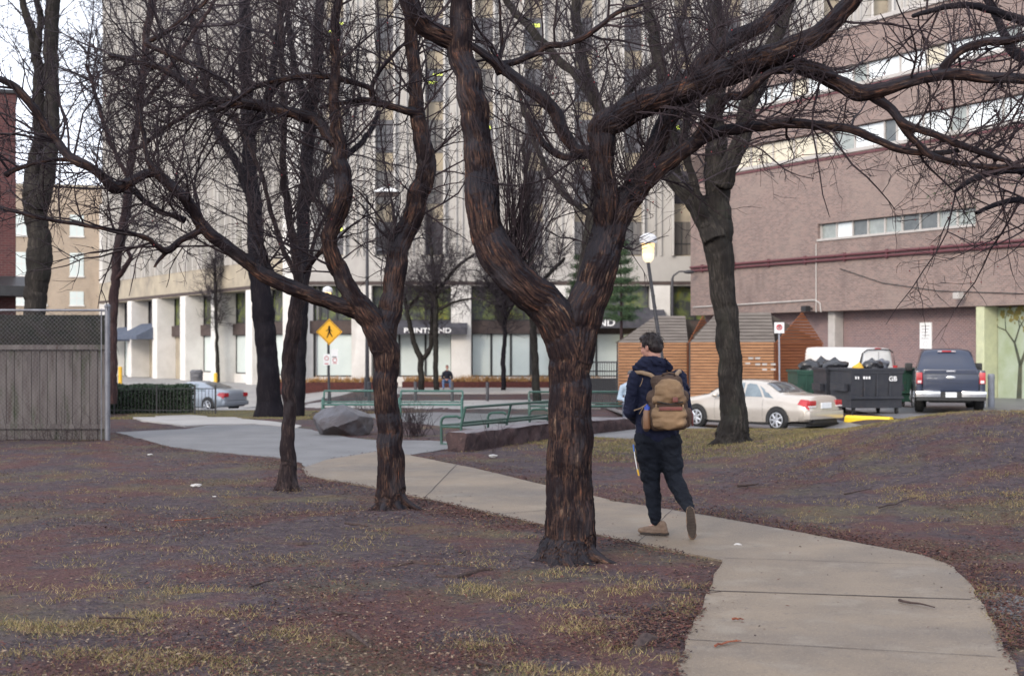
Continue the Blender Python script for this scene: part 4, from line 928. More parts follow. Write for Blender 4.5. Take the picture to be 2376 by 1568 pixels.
# mural: painted trees on a pale wall
m_mur = M('mural_ground', (.27,.32,.20), (.36,.41,.33), .8, .8, lo=.3, hi=.6, c3=(.34,.33,.13)); m_mdk = M('mural_trunk', (.055,.065,.055), (.09,.09,.06), 3, .85); m_moc = M('mural_leaf', (.24,.18,.06), (.14,.15,.06), 8, .85)
q = MB(); q.box(a+.46, U1-.3, .80, .897, -2.0, hz(zs0)-.06); mur = q.build('mural', m_mur, bb)
def mur_tree(u, z0, seed, h):
    rr = random.Random(seed); q = MB(); l = MB()
    def br(x, z, an, L, w_, dep):
        x2 = x+math.sin(an)*L; z2 = z+math.cos(an)*L; nx_, nz_ = math.cos(an)*w_, -math.sin(an)*w_
        q.add([(x-nx_,.796-.002*dep,z-nz_),(x+nx_,.796-.002*dep,z+nz_),(x2+nx_*.7,.796-.002*dep,z2+nz_*.7),(x2-nx_*.7,.796-.002*dep,z2-nz_*.7)], [(0,1,2,3)])
        if dep == 0 or L < .15:
            for k in range(5):
                cx, cz, r_ = x2+rr.uniform(-.2, .2), z2+rr.uniform(-.15, .2), rr.uniform(.05, .13)
                l.add([(cx+r_*math.cos(t_*1.05)*rr.uniform(.6, 1.2), .780-.0012*len(l.f)/4, cz+r_*math.sin(t_*1.05)*rr.uniform(.6, 1.2)) for t_ in range(6)], [tuple(range(6))])
            return
        for sgn in (-1, 1): br(x2, z2, an+sgn*rr.uniform(.25, .7), L*rr.uniform(.6, .8), w_*.6, dep-1)
    br(u, z0, .05, h, .13, 4); q.build('painted_trunk', m_mdk, mur); l.build('painted_leaves', m_moc, mur)
mur_tree(a+1.5, -.3, 3, 1.3); mur_tree(a+4.1, -.2, 5, 1.4); mur_tree(a+7.2, -.3, 6, 1.3)
def flood(u, z):
    q = MB(); q.box(u-.03, u+.03, -.35, 0, z, z+.06); q.bbox(u-.16, u+.16, -.55, -.25, z-.12, z+.14, .02); q.build('flood_lamp', m_black if u < -2 else m_sill, bb)
flood(upx(1885), 3.45); flood(upx(2240), 3.75)
# wall sign with printed lines (unreadable at this distance: plain strokes)
us = upx(2113)
ws = thing('wall_sign', 'white parking notice fixed on the brick wall above the dark blue pickup', 'sign', O+Matrix.Rotation(bn, 3, 'Z') @ Vector((us, .9, 2.2)), bn)
q = MB(); q.box(-.33, .33, -.05, -.005, -.55, .55); q.build('panel', m_sign, ws)
q = MB()
for k in range(5): q.box(-.24+.03*(k % 2), .24-.05*(k % 3), -.056, -.051, .38-.13*k, .42-.13*k)
q.tube([(.11*math.cos(t*.5236), -.056, -.36+.11*math.sin(t*.5236)) for t in range(13)], .012, 5); q.build('printing', M('grey_print', (.45,.45,.47)), ws)
# ---- beige building far left
m_bei = brickmat('buff_brick', (.36,.28,.20), (.29,.23,.17), (.36,.31,.26), (.42,.34,.26), (.20,.15,.11))
bg_o = P(245, 806, 134); be = thing('beige_building', 'buff brick building with three pale windows behind the board fence', 'building', (bg_o.x, bg_o.y, 0), R(14))
q = MB(); q.box(-16, .9, 0, 12, -6, 1.7+369*134/FP); q.build('wall', m_bei, be)
q = MB(); q.box(-16.2, 1.0, -.15, 12.1, 1.7+369*134/FP+.002, 1.7+375*134/FP); q.build('parapet', m_span, be)
for (y0, y1) in ((500, 549), (588, 641), (677, 708)):
    for px in (181, 100, 60):
        x = (px-245)*134/FP; z0 = 1.7+(806-y1)*134/FP; z1 = 1.7+(806-y0)*134/FP
        q = MB(); q.box(x-.62, x+.62, -.06, -.003, z0, z1); wn = q.build('window', m_frost, be)
        q = MB(); q.box(x-.70, x+.70, -.16, -.001, z0-.14, z0-.002); q.box(x-.03, x+.03, -.075, -.061, z0, z1); q.box(x-.6, x+.6, -.076, -.062, (z0+z1)/2-.03, (z0+z1)/2+.03); q.build('sill', m_fin, wn)
q = MB(); q.box(-.55, .75, -.5, -.01, -5, 1.7+330*134/FP); q.build('drain_bay', m_fin, be)
# ---- red brick house on the left edge with a dark canopy
ro = P(37, 806, 44); rb = thing('red_brick_house', 'dark red brick house corner at the left edge with a black canopy', 'house', (ro.x, ro.y, 0), R(21))
q = MB(); q.box(-9, 0, 0, 9, -3, 1.7+588*44/FP); q.build('wall', m_brkr, rb)
q = MB(); q.box(-9.1, .08, -.08, 9, 1.7+588*44/FP+.002, 1.7+596*44/FP); q.build('coping', m_black, rb)
q = MB(); q.prism([(0, 2.0-.0), (-1.3, 2.1), (-1.3, 2.55+.0), (0, 3.1)], 'x', -9, .0) if False else q.add([(-9,-.004,3.9),(.46,-.004,3.9),(.46,-1.3,3.55),(-9,-1.3,3.55),(-9,-.004,3.25),(.46,-.004,3.25),(.46,-1.3,3.25),(-9,-1.3,3.25)], [(0,1,2,3),(4,7,6,5),(3,2,6,7),(0,4,5,1),(1,5,6,2),(0,3,7,4)])
cn = q.build('canopy', m_black, rb)
q = MB(); q.box(-.9, -.7, -1.36, -1.302, 3.36, 3.46); q.build('canopy_lamp', m_sill, cn)
# ------------------------------------------------------------------ WOODEN SHEDS
m_wood = M('cedar_slat', (.40,.215,.115), (.28,.145,.080), 1.2, .7, stretch=(1,1,9), detail=5); mixlayer(m_wood, (.20,.10,.06), 3, .56, .68, stretch=(.4,.4,3), fac=.6)
m_woodr = M('red_cedar_slat', (.20,.075,.035), (.15,.055,.03), 1.2, .7, stretch=(1,1,9), detail=5)
m_grw = M('weathered_slat', (.17,.15,.135), (.12,.105,.095), 1.5, .85, stretch=(1,1,9), detail=5)
def shed(label, pl, pr, d, top, apex, pxr=None, ytr=None, al=0, depth=4.5, holes=False, skew=0.0):
    b = GX(pl, d); z = -.62; W = (pr-pl)*d/FP; hw = (HY-top)*d/FP+CAMZ; hr = (HY-apex)*d/FP+CAMZ
    rt = thing('wooden_shed', label, 'shed', (b.x, d, 0)); sl_ = .115
    q = MB(); q.box(.02, W-.02, .05, .09, z, hw); q.build('frame', m_brown, rt)
    q = MB(); k = 0; zz = z+.02
    while zz < hw-.06:
        q.box(0, W-.06, .0, .045, zz, min(zz+sl_*.74, hw)); zz += sl_; k += 1
    f = q.build('front_slats', m_wood, rt); q = MB(); zz = z+.02
    while zz < hw-.06: z2_ = min(zz+sl_*.74, hw); xe = W+skew*depth; q.add([(W-.045,0,zz),(W,0,zz),(xe,depth,zz),(xe-.045,depth,zz),(W-.045,0,z2_),(W,0,z2_),(xe,depth,z2_),(xe-.045,depth,z2_)], [(0,3,2,1),(4,5,6,7),(0,1,5,4),(1,2,6,5),(2,3,7,6),(3,0,4,7)]); zz += sl_
    q.add([(W-.06,.05,z),(W-.05,.05,z),(W-.05+skew*depth,depth,z),(W-.06+skew*depth,depth,z),(W-.06,.05,hw),(W-.05,.05,hw),(W-.05+skew*depth,depth,hw),(W-.06+skew*depth,depth,hw)], [(0,3,2,1),(4,5,6,7),(0,1,5,4),(1,2,6,5),(2,3,7,6),(3,0,4,7)])
    q.build('side_slats', m_woodr, rt)
    q = MB(); q.box(-.05, .0, -.01, .06, z, hw); q.build('corner_post', m_brown, rt)
    # roof front: slatted slope, left edge raked
    n = 9; q = MB()
    for i in range(n):
        f0, f1 = i/n, (i+.82)/n; x0 = al*f0; x1 = al*f1; zA = hw+(hr-hw)*f0+.01; zB_ = hw+(hr-hw)*f1+.01; yA = .05+.9*f0; yB = .05+.9*f1
        q.add([(x0,yA,zA),(W-.0,yA,zA),(W-.0,yB,zB_),(x1,yB,zB_),(x0,yA+.04,zA),(W,yA+.04,zA),(W,yB+.04,zB_),(x1,yB+.04,zB_)], [(0,1,2,3),(4,7,6,5),(0,4,5,1),(3,2,6,7),(1,5,6,2),(0,3,7,4)])
    q.build('roof_slats', m_grw, rt)
    q = MB(); xe = W+skew*depth; q.add([(W-.02+skew*.3,.97,hr),(W-.02,.06,hw+.012),(xe-.02,depth,hw+.012),(W-.07+skew*.3,.97,hr),(W-.07,.06,hw+.012),(xe-.07,depth,hw+.012)], [(0,1,2),(3,5,4),(0,3,4,1),(1,4,5,2),(2,5,3,0)]); None
    q = MB(); ng = 10
    for k in range(ng):
        z0_ = hw+.012+(hr-hw)*k/ng; z1_ = z0_+(hr-hw)/ng*.78; fa = 1-(z0_-hw)/(hr-hw); fb = 1-(z1_-hw)/(hr-hw); ya0 = .97-.91*fa; yb0 = .97+(depth-.97)*fa; ya1 = .97-.91*fb; yb1 = .97+(depth-.97)*fb
        q.add([(W-.02+skew*ya0,ya0,z0_),(W-.02+skew*yb0,yb0,z0_),(W-.02+skew*yb1,yb1,z1_),(W-.02+skew*ya1,ya1,z1_),(W-.06+skew*ya0,ya0,z0_),(W-.06+skew*yb0,yb0,z0_),(W-.06+skew*yb1,yb1,z1_),(W-.06+skew*ya1,ya1,z1_)], [(0,1,2,3),(4,7,6,5),(0,4,5,1),(3,2,6,7),(1,5,6,2),(0,3,7,4)])
    q.build('gable', m_woodr, rt)
    q = MB(); q.add([(al+.02,.99,hr-.03),(W-.08,.99,hr-.03),(W-.08+skew*depth,depth,hw),(.02,depth,hw)], [(0,1,2,3)]); q.build('roof_back', m_grw, rt)
    if holes:
        q = MB()
        for (px, py) in ((1742,831),(1758,831),(1758,845),(1774,845),(1794,845),(1774,857),(1794,857),(1735,843)): x = (px-pl)*d/FP; zc = CAMZ+(HY-py)*d/FP; q = MB(); q.box(x-.09, x+.09, -.012, -.001, zc-.035, zc+.035); q.build('vent_slot', m_sill, rt)
        pass
    return rt
shed('cedar slatted shed with raked grey roof, left one, beside the black gate', 1434, 1597, 54.6, 795, 731, al=1.55, depth=1.8, skew=.75)
shed('cedar slatted shed with pale slots and red-brown side, behind the beige sedan', 1602, 1799, 53.4, 794, 723, al=1.15, holes=True, depth=1.7, skew=1.28)
# ------------------------------------------------------------------ FENCES
m_plank = M('old_board', (.135,.122,.118), (.085,.073,.073), 2.0, .9, .003, stretch=(6,6,.6), detail=6); mixlayer(m_plank, (.030,.045,.020), 1.6, .55, .68, stretch=(3,3,.5), fac=.8); mixlayer(m_plank, (.05,.035,.033), 2.5, .58, .70, stretch=(4,4,.4), fac=.7)
m_galv = M('galvanised', (.16,.165,.185), (.11,.112,.13), 6, .5, metal=.3, spec=.5); m_wire = M('fence_wire', (.17,.165,.175), (.12,.115,.125), 6, .5, metal=.3)
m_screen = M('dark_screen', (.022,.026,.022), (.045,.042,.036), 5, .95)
fd = 26.0; fx1 = P(243, 0, fd).x; fx0 = fx1-5.2; fz = .0
wf = thing('board_fence', 'old grey-brown board fence stained green, behind the wire mesh at left', 'fence', (fx1, fd+.25, 0))
q = MB(); x = -5.4; rr = random.Random(5)
while x < .0: wd_ = rr.uniform(.13, .155); q.box(x, min(x+wd_, .02), rr.uniform(0, .008), .03, -.05, 1.70+rr.uniform(-.01, .01)); x += wd_+rr.uniform(.006, .014)
q.build('boards', m_plank, wf)
for z in (.20, 1.66): q = MB(); q.box(-5.4, .0, -.055, -.005, z, z+.09); q.build('rail', m_plank, wf)
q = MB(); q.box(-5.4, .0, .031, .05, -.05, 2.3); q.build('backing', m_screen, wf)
q = MB()
for i in range(170):
    a_ = Vector((rr.uniform(-3.2, -.1), -.02, rr.uniform(1.72, 2.3))); b_ = a_+Vector((rr.uniform(-.5, .5), -.03, rr.uniform(-.35, .3))); c_ = b_+Vector((rr.uniform(-.3, .3), 0, rr.uniform(-.5, .1))); c_.z = min(c_.z, 2.4); b_.z = min(b_.z, 2.42); q.tube([a_, b_, c_], [.004, .003, .002], 4)
q.build('dead_vines', t_twigg, wf)
cf = thing('wire_fence', 'chain-link fence with grey steel end post in front of the boards', 'fence', (fx1, fd, 0))
zt = (HY-716)*fd/FP+CAMZ
q = MB(); q.tube([(.05, 0, -.2), (.05, 0, zt+.03)], .048, 12); q.ell((.05, 0, zt+.04), .06, .06, .05, 12)
for z in (.45, 1.0, 1.6, 2.2): q.tube([(.05-.0, -.0, z), (.05, 0, z+.03)], .056, 12)
q.build('post', m_galv, cf, True)
q = MB(); q.tube([(-.06, 0, -.1), (-.06, 0, zt)], .012, 6); q.build('tension_bar', m_galv, cf, True)
q = MB(); q.tube([(-2.7, .03, -.2), (-2.7, .03, zt)], .03, 10); q.build('post', m_galv, cf, True)
q = MB(); q.tube([(-5.4, 0, zt-.03), (.05, 0, zt-.03)], .022, 10); q.build('top_rail', m_galv, cf, True)
q = MB(); s_ = .078
def wire(a, b): q.tube([a, b], .0021, 3, False)
n = int(8.2/s_)
for i in range(-int((zt)/s_)-1, int(5.4/s_)+1):
    for sg in (1, -1):
        x0 = -5.4+i*s_ if sg == 1 else -5.4+i*s_+zt
        xa, za, xb, zb = x0, .02, x0+sg*(zt-.05), zt-.03
        if sg == 1:
            if xa < -5.4: za += (-5.4-xa); xa = -5.4
            if xb > -.06: zb -= (xb+.06); xb = -.06
        else:
            if xb < -5.4: zb -= (-5.4-xb); xb = -5.4
            if xa > -.06: za += (xa+.06); xa = -.06
        if zb-za > .02: wire((xa, .004*sg, za), (xb, .004*sg, zb))
q.build('mesh', m_wire, cf)
# brambles at the foot
rr = random.Random(8); q = MB()
for i in range(90):
    x = rr.uniform(-2.9, -.1); h = rr.uniform(.15, .9) if rr.random() < .4 else rr.uniform(.05, .3); q.tube([(x, -.1, -.02), (x+rr.uniform(-.15, .15), -.16, h*.6), (x+rr.uniform(-.3, .3), -.2, h)], [.004, .003, .0015], 4)
o = q.build('dry_weeds', t_twig); o.location = (fx1, fd, 0); tag(o, 'dry leafless weeds along the foot of the fence', 'weeds', kind='stuff')
# hedge + iron railing
m_leafd = M('hedge_leaf', (.022,.045,.026), (.045,.075,.035), 3, .6); m_iron = M('black_iron', (.015,.016,.02), (.022,.022,.026), 5, .5)
hd = 49.0; b0 = GX(235, hd); hgT = GX(435, hd)
hg = thing('hedge', 'clipped dark evergreen hedge behind black railings, by the end of the fence', 'hedge', (b0.x, hd, b0.z)); Wd = hgT.x-b0.x
rg = np.random.default_rng(90); n = 30000; c = np.stack([rg.uniform(-1.5, Wd, n), rg.uniform(0, 1.3, n), rg.uniform(.02, 1.0, n)], 1)
edge = (c[:, 1] < .25) | (c[:, 2] > .75) | (c[:, 0] > Wd-.25); c = c[edge]; c[:, 2] *= 1+.06*np.array([noise.noise(Vector((x*2, y, 0))) for x, y, z in c]); c[:, 1] += rg.normal(0, .05, len(c))
dv = rg.normal(size=c.shape); dv /= np.linalg.norm(dv, axis=1)[:, None]; e = np.cross(dv, rg.normal(size=c.shape)); e /= np.linalg.norm(e, axis=1)[:, None]
V = np.stack([c-dv*.035, c-e*.02, c+dv*.035, c+e*.02], 1).reshape(-1, 3); npmesh('leaves', V, np.arange(len(V)).reshape(-1, 4), m_leafd, hg, False)
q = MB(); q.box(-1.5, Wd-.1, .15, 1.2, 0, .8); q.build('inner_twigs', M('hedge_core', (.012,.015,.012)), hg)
ir = thing('iron_railing', 'low black iron railing in front of the hedge and the silver car', 'railing', (b0.x, hd-.35, b0.z)); Lr = (505-235)*hd/FP; q = MB()
for z in (.12, .86): q.box(-1.5, Lr, -.015, .015, z, z+.03)
x = -1.5
while x < Lr: q.box(x-.008, x+.008, -.008, .008, -.05, .88); x += .12
q.build('bars', m_iron, ir)
for x in (-.8, .55, 2.0, 3.3, Lr): q = MB(); q.box(x-.025, x+.025, -.025, .025, -.1, 1.0); q.build('railing_post', m_iron, ir)
# black gate by the shed
gt = GX(1378, 52.5); gg = thing('iron_gate', 'tall black iron gate panel between the near tree and the left shed', 'gate', gt); gw = (1433-1378)*52.5/FP; gh = (HY-838)*52.5/FP+CAMZ-gt.z
q = MB()
for z in (.05, gh*.32, gh*.62, gh*.78, gh-.06): q.box(-.9, gw, -.02, .02, z, z+.05)
for x in (-.9, gw-.05): q.box(x, x+.06, -.03, .03, -.1, gh)
q.build('frame', m_iron, gg); q = MB(); x = -.8
while x < gw-.05: q.box(x, x+.02, -.012, .012, .05, gh-.05); x += .085
q.build('bars', m_iron, gg); q = MB(); q.box(-.85, gw-.06, .022, .035, gh*.34, gh*.62); q.build('plate', m_iron, gg)
# ------------------------------------------------------------------ BOULDER, STONE KERB
m_rock = M('boulder_rock', (.085,.085,.10), (.028,.026,.031), 1.6, .4, .01, 8, bscale=14, spec=.5, lo=.3, hi=.65); mixlayer(m_rock, (.035,.026,.027), 2.0, .47, .58, fac=.85)
def rockmesh(rx, ry, rz, seed, cuts, M_=None, sub=5):
    bm = bmesh.new(); bmesh.ops.create_icosphere(bm, subdivisions=sub, radius=1)
    rr = random.Random(seed); pl = cuts or [(Vector((rr.uniform(-1, 1), rr.uniform(-1, 1), rr.uniform(-.4, 1))).normalized(), rr.uniform(.55, .85)) for _ in range(12)]
    for v in bm.verts:
        p = v.co.copy()
        for nrm, dd in pl:
            e = p.dot(nrm)-dd
            if e > 0: p -= nrm*e*.985
        p += p.normalized()*(.03*noise.noise(p*1.8+Vector((seed, 0, 0)))+.012*noise.noise(p*7)+.008*noise.noise(p*19)); v.co = Vector((p.x*rx, p.y*ry, p.z*rz))
    return bm
bl = P(795, 975, 27.6); zb_ = HZ(bl.x, 27.6)
cuts = [(Vector((-.45,-.55,.75)).normalized(), .55), (Vector((.15,-.75,.62)).normalized(), .62), (Vector((.6,-.2,.9)).normalized(), .66), (Vector((.9,-.5,.1)).normalized(), .74), (Vector((-.9,-.3,-.3)).normalized(), .78), (Vector((-.2,-.6,-.8)).normalized(), .66), (Vector((.55,-.75,-.2)).normalized(), .70), (Vector((0,.6,.7)).normalized(), .7), (Vector((-.75,-.6,.15)).normalized(), .72)]
q = MB(); q.bm(rockmesh(.60, .48, .42, 4, cuts)); o = q.build('boulder', m_rock, None, True); o.data.set_sharp_from_angle(angle=R(24)); o.location = (bl.x, 27.6, zb_+.24); tag(o, 'faceted grey boulder beside the plaza behind the second forked tree', 'rock')
# stone kerb: roughly dressed block wall running back to the right
m_stone = M('red_stone', (.070,.045,.045), (.036,.026,.028), 5, .85, .015, 8, bscale=16); mixlayer(m_stone, (.11,.075,.07), 9, .58, .70, fac=.6); m_stonetop = M('stone_top', (.19,.175,.185), (.12,.108,.116), 4, .8, .008, 6)
A = hit(1056, 1048); ka = Vector((A[0]+.17, A[1]+.02, 0)); kb = P(1275, 0, 26.2); kc = P(1385, 0, 28.3); kd = P(1475, 0, 29.6); kl = [Vector((p.x, p.y)) for p in (ka, kb, kc, kd)]
zc_top = [CAMZ+(HY-y)*p.y/FP for y, p in zip((1003, 979.5, 972, 968), kl)]
def kerb(i, a, b, za, zb, label):
    bm = bmesh.new(); d = (b-a); L = d.length; ux = d/L; nrm = Vector((-ux.y, ux.x)); nx_, nz_, ny_ = int(L/.06), 9, 10; wdt = .34; rows = []
    prof = []
    for k in range(nz_+1): prof.append((0, k/nz_))
    for k in range(1, ny_+1): prof.append((k/ny_, 1.0))
    for k in range(nz_-1, -1, -1): prof.append((1, k/nz_))
    for j in range(nx_+1):
        t = j/nx_; row = []; endf = 1.0
        for (py, pz) in prof:
            c2 = a+d*t+nrm*(py-.0)*wdt; zt_ = za+(zb-za)*t; z0 = HZ(c2.x, c2.y)-.15; z = z0+(zt_-z0)*pz; co = Vector((c2.x, c2.y, z))
            am = .07 if pz < 1 else .012; nn = noise.noise(co*3+Vector((i, 0, 0)))*am+noise.noise(co*9)*am*.45
            co.x -= nrm.x*nn; co.y -= nrm.y*nn
            if pz == 1: co.z += noise.noise(co*2.5)*.015
            if pz == 1 and (py < .06 or py > .94): co.z -= .02
            row.append(bm.verts.new(co))
        rows.append(row)
    for j in range(nx_):
        for k in range(len(prof)-1): f = bm.faces.new((rows[j][k], rows[j][k+1], rows[j+1][k+1], rows[j+1][k])); f.material_index = 1 if prof[k][1] == 1 and prof[k+1][1] == 1 else 0
    for r_ in (rows[0], rows[-1]): bm.faces.new(r_)
    bmesh.ops.recalc_face_normals(bm, faces=bm.faces); org = Vector((a.x, a.y, 0))
    for v in bm.verts: v.co -= org
    me = bpy.data.meshes.new('stone_kerb'); bm.to_mesh(me); bm.free(); o = link('stone_kerb', me, [m_stone, m_stonetop], None, True); me.set_sharp_from_angle(angle=R(50)); o.location = org; return tag(o, label, 'low wall', 'rough stone kerb blocks round the seating court')
kerb(0, kl[0], kl[1], zc_top[0], zc_top[1], 'rough reddish stone kerb block left of the near tree, with a bare pale top')
kerb(1, kl[1]+(kl[2]-kl[1])*.03, kl[3], zc_top[1]+.005, zc_top[3], 'low stone kerb block seen between the near tree and the walker')
# low twiggy bush by the second forked tree
def bush(px, py, h, n, label, seed, mat=t_twig, wsp=.12):
    x, y = hit(px, py); rg = np.random.default_rng(seed); z = HZ(x, y); k = 6
    d = rg.normal(size=(n, 3))*np.array([.4, .4, .1])+np.array([0, 0, 1]); d /= np.linalg.norm(d, axis=1)[:, None]; st = rg.uniform(.5, 1, n)[:, None]*h/(k-1); q_ = [np.array([x, y, z])+rg.normal(size=(n, 3))*np.array([wsp, wsp, 0])]
    for i in range(k-1): d = d+rg.normal(size=(n, 3))*.12; d /= np.linalg.norm(d, axis=1)[:, None]; q_.append(q_[-1]+d*st)
    A_ = (np.stack(q_, 1), np.full((n, 1), .005)*np.linspace(1, .5, k)[None]); B_ = spawn(A_[0], A_[1], 5, (h*.1, h*.4), .7, (20, 60), 4, .15, .1, rg, rmin=.003)
    V, F = twigtubes([A_, B_]); o = npmesh('shrub', V, F, mat, None, True, off=(x, y, z)); o.location = (x, y, z); tag(o, label, 'shrub')
bush(962, 1012, .75, 60, 'reddish leafless shrub just right of the second forked tree', 71)
bush(845, 958, .8, 60, 'grey leafless shrub behind the far bench left of the second forked tree', 72, t_twigg, .5)
bush(1148, 1052, .9, 3, 'single thin bare sapling rising before the stone kerb', 73, t_twig, .02)
# ------------------------------------------------------------------ BENCHES
m_grn = M('green_paint', (.015,.048,.038), (.025,.072,.056), 5, .38, spec=.5); m_grn2 = M('pale_green_paint', (.050,.125,.105), (.040,.10,.085), 5, .5)
def bench(label, loc, rz, W, gm, panels=False, s=.80):
    rt = thing('bench', label, 'bench', loc, rz, 'green tubular steel benches'); r_ = .030; W /= s; rt.scale = (s, s, s)
    for x in (0, W) if W < 3 else (0, W*.5, W):
        q = MB(); q.tube([(x,-.30,0),(x,-.31,.50),(x,-.28,.58),(x,-.20,.62),(x,.10,.635),(x,.17,.60)], r_, 8); q.tube([(x,.22,0),(x,.19,.42),(x,.30,.82)], r_, 8); q.tube([(x,-.30,.02),(x,.22,.02)], r_*.9, 8); q.tube([(x,-.30,.40),(x,.19,.40)], r_*.8, 8); q.build('leg', gm, rt, True)
        if panels: q = MB(); q.add([(x-.012,y,z) for y, z in ((-.28,.30),(.2,.30),(.22,.60),(-.24,.60),(-.29,.5))]+[(x+.012,y,z) for y, z in ((-.28,.30),(.2,.30),(.22,.60),(-.24,.60),(-.29,.5))], [(0,1,2,3,4),(9,8,7,6,5),(0,5,6,1),(1,6,7,2),(2,7,8,3),(3,8,9,4),(4,9,5,0)]); q.build('side_panel', gm, rt)
    q = MB(); q.tube([(0,.30,.83),(W,.30,.83)], r_, 8); q.tube([(0,.215,.50),(W,.215,.50)], r_*.7, 8)
    n = int(W/.06)
    for k in range(n+1): x = W*k/n; q.tube([(x,.215,.50),(x,.298,.83)], .003, 4)
    q.build('backrest', gm, rt, True)
    q = MB(); q.tube([(0,-.27,.43),(W,-.27,.43)], r_*.8, 8); q.tube([(0,.18,.43),(W,.18,.43)], r_*.8, 8)
    for k in range(9): y = -.24+k*.05; q.tube([(0,y,.435),(W,y,.435)], .008, 5)
    q.build('seat', gm, rt, True); return rt
pb = P(1052, 0, 24.7); pa = GX(1255, 27.6); an = math.atan2(pb.y-pa.y, pb.x-pa.x)
bench('green bench nearest the camera, behind the stone kerb', (pa.x, pa.y, HZ(pa.x, pa.y)), an, math.hypot(pb.x-pa.x, pb.y-pa.y), m_grn)
q1 = GX(1228, 33.0); bench('dark green bench behind the near tree, where a person in pale blue sits', q1, 0.02, 2.45, m_grn, True)
q2 = GX(750, 34.3); bench('far pale green bench to the left of the second forked tree', q2, .04, 1.45, m_grn2)
q3 = GX(928, 34.3); bench('far pale green bench to the right of the second forked tree', q3, -.02, 1.5, m_grn2)
# ------------------------------------------------------------------ POLES, LAMPS, SIGNS
m_pole = M('dark_pole', (.028,.028,.034), (.045,.044,.05), 8, .5); m_glob = M('white_shade', (.70,.70,.72), (.6,.6,.6), 4, .5); m_lit = M('lit_lantern', (1,.75,.4), emit=(1,.62,.22), estr=.95); m_lit2 = M('lantern_base', (.9,.8,.6), emit=(1,.78,.5), estr=.4)
def lantern(label, px_top, y_top, px_b, d, s_, lean=True):
    b = GX(px_b, d); t = P(px_top, y_top, d); t.y = d; rt = thing('street_lantern', label, 'lamp post', b, 0, 'park lanterns'); tt = t-b; mb = MB()
    neck = tt-Vector((0, 0, .95*s_)); mb.tube([(0,0,-.2),(0,0,.0),tuple(neck*.02), tuple(neck)], [.10*s_, .10*s_, .072*s_, .055*s_], 10); mb.tube([(0,0,0),(0,0,.5)], [.13*s_, .09*s_], 10)
    for f in (.55, .66, .73, .80): c = neck*f; mb.tube([c, c+Vector((0,0,.03))], .068*s_, 10)
    mb.build('pole', m_pole, rt, True)
    mb = MB(); mb.tube([neck, neck+Vector((0,0,.10*s_)), neck+Vector((0,0,.22*s_)), neck+Vector((0,0,.28*s_))], [.09*s_, .17*s_, .19*s_, .19*s_], 16); mb.build('lantern_base', m_lit2, rt, True)
    mb = MB(); mb.tube([neck+Vector((0,0,.282*s_)), neck+Vector((0,0,.60*s_))], [.17*s_, .20*s_], 16); mb.build('lantern_glass', m_lit, rt, True)
    mb = MB(); n1 = neck+Vector((0,0,.602*s_)); mb.tube([n1, n1+Vector((0,0,.05*s_)), n1+Vector((0,0,.22*s_)), n1+Vector((0,0,.30*s_)), n1+Vector((0,0,.34*s_))], [.27*s_, .29*s_, .26*s_, .16*s_, .02], 16); mb.build('shade', m_glob, rt, True)
lantern('lit lantern on a leaning dark post above the walking person', 1504, 540, 1560, 35.0, .77)
lantern('lit globe lantern over the yellow diamond sign', 760, 664, 764, 58.0, .72)
m_syel = M('sign_yellow', (.80,.42,.02), (.76,.38,.02), 2, .5); m_sblk = M('sign_black', (.015,.015,.015)); m_swht = M('sign_white', (.78,.78,.77), (.72,.72,.72), 3, .5); m_sred = M('sign_red', (.55,.03,.04))
ps = thing('crossing_sign', 'yellow diamond sign with a walking figure, fixed on the post beside the dark trunk', 'sign', P(764, 770, 57.6))
q = MB(); hh = 30.5*57.6/FP; q.prism([(-hh, 0), (0, -hh), (hh, 0), (0, hh)], 'y', -.02, .0); q.build('panel', m_syel, ps)
q = MB(); e1 = hh*.93; e2 = hh*.885
for a_, b_ in (((-1, 0), (0, -1)), ((0, -1), (1, 0)), ((1, 0), (0, 1)), ((0, 1), (-1, 0))):
    q.add([(a_[0]*e1, -.024, a_[1]*e1), (b_[0]*e1, -.024, b_[1]*e1), (b_[0]*e2, -.024, b_[1]*e2), (a_[0]*e2, -.024, a_[1]*e2)], [(0,1,2,3)])
def stroke(a_, b_, w_): A_ = Vector((a_[0], 0, a_[1])); B_ = Vector((b_[0], 0, b_[1])); d_ = (B_-A_).normalized(); n_ = Vector((-d_.z, 0, d_.x))*w_; y = Vector((0, -.025-.0008*len(q.f), 0)); q.add([A_-n_-d_*w_*.4+y, B_-n_*.8+d_*w_*.4+y, B_+n_*.8+d_*w_*.4+y, A_+n_-d_*w_*.4+y], [(0,1,2,3)])
k_ = hh
q.add([(.0+.055*k_*1.4*math.cos(t*.5236), -.026, .40*k_+.055*k_*1.4*math.sin(t*.5236)) for t in range(12)], [tuple(range(12))])
stroke((.0, .30*k_), (.02*k_, .0), .085*k_); stroke((-.02*k_, .27*k_), (-.17*k_, .08*k_), .032*k_); stroke((-.17*k_, .08*k_), (-.24*k_, .12*k_), .03*k_); stroke((.03*k_, .27*k_), (.13*k_, .12*k_), .032*k_); stroke((.13*k_, .12*k_), (.22*k_, .04*k_), .03*k_)
stroke((-.0*k_, .02*k_), (-.08*k_, -.20*k_), .05*k_); stroke((-.08*k_, -.20*k_), (-.16*k_, -.42*k_), .04*k_); stroke((.03*k_, .02*k_), (.14*k_, -.2*k_), .05*k_); stroke((.14*k_, -.2*k_), (.24*k_, -.36*k_), .04*k_)
q.build('walking_figure', m_sblk, ps)
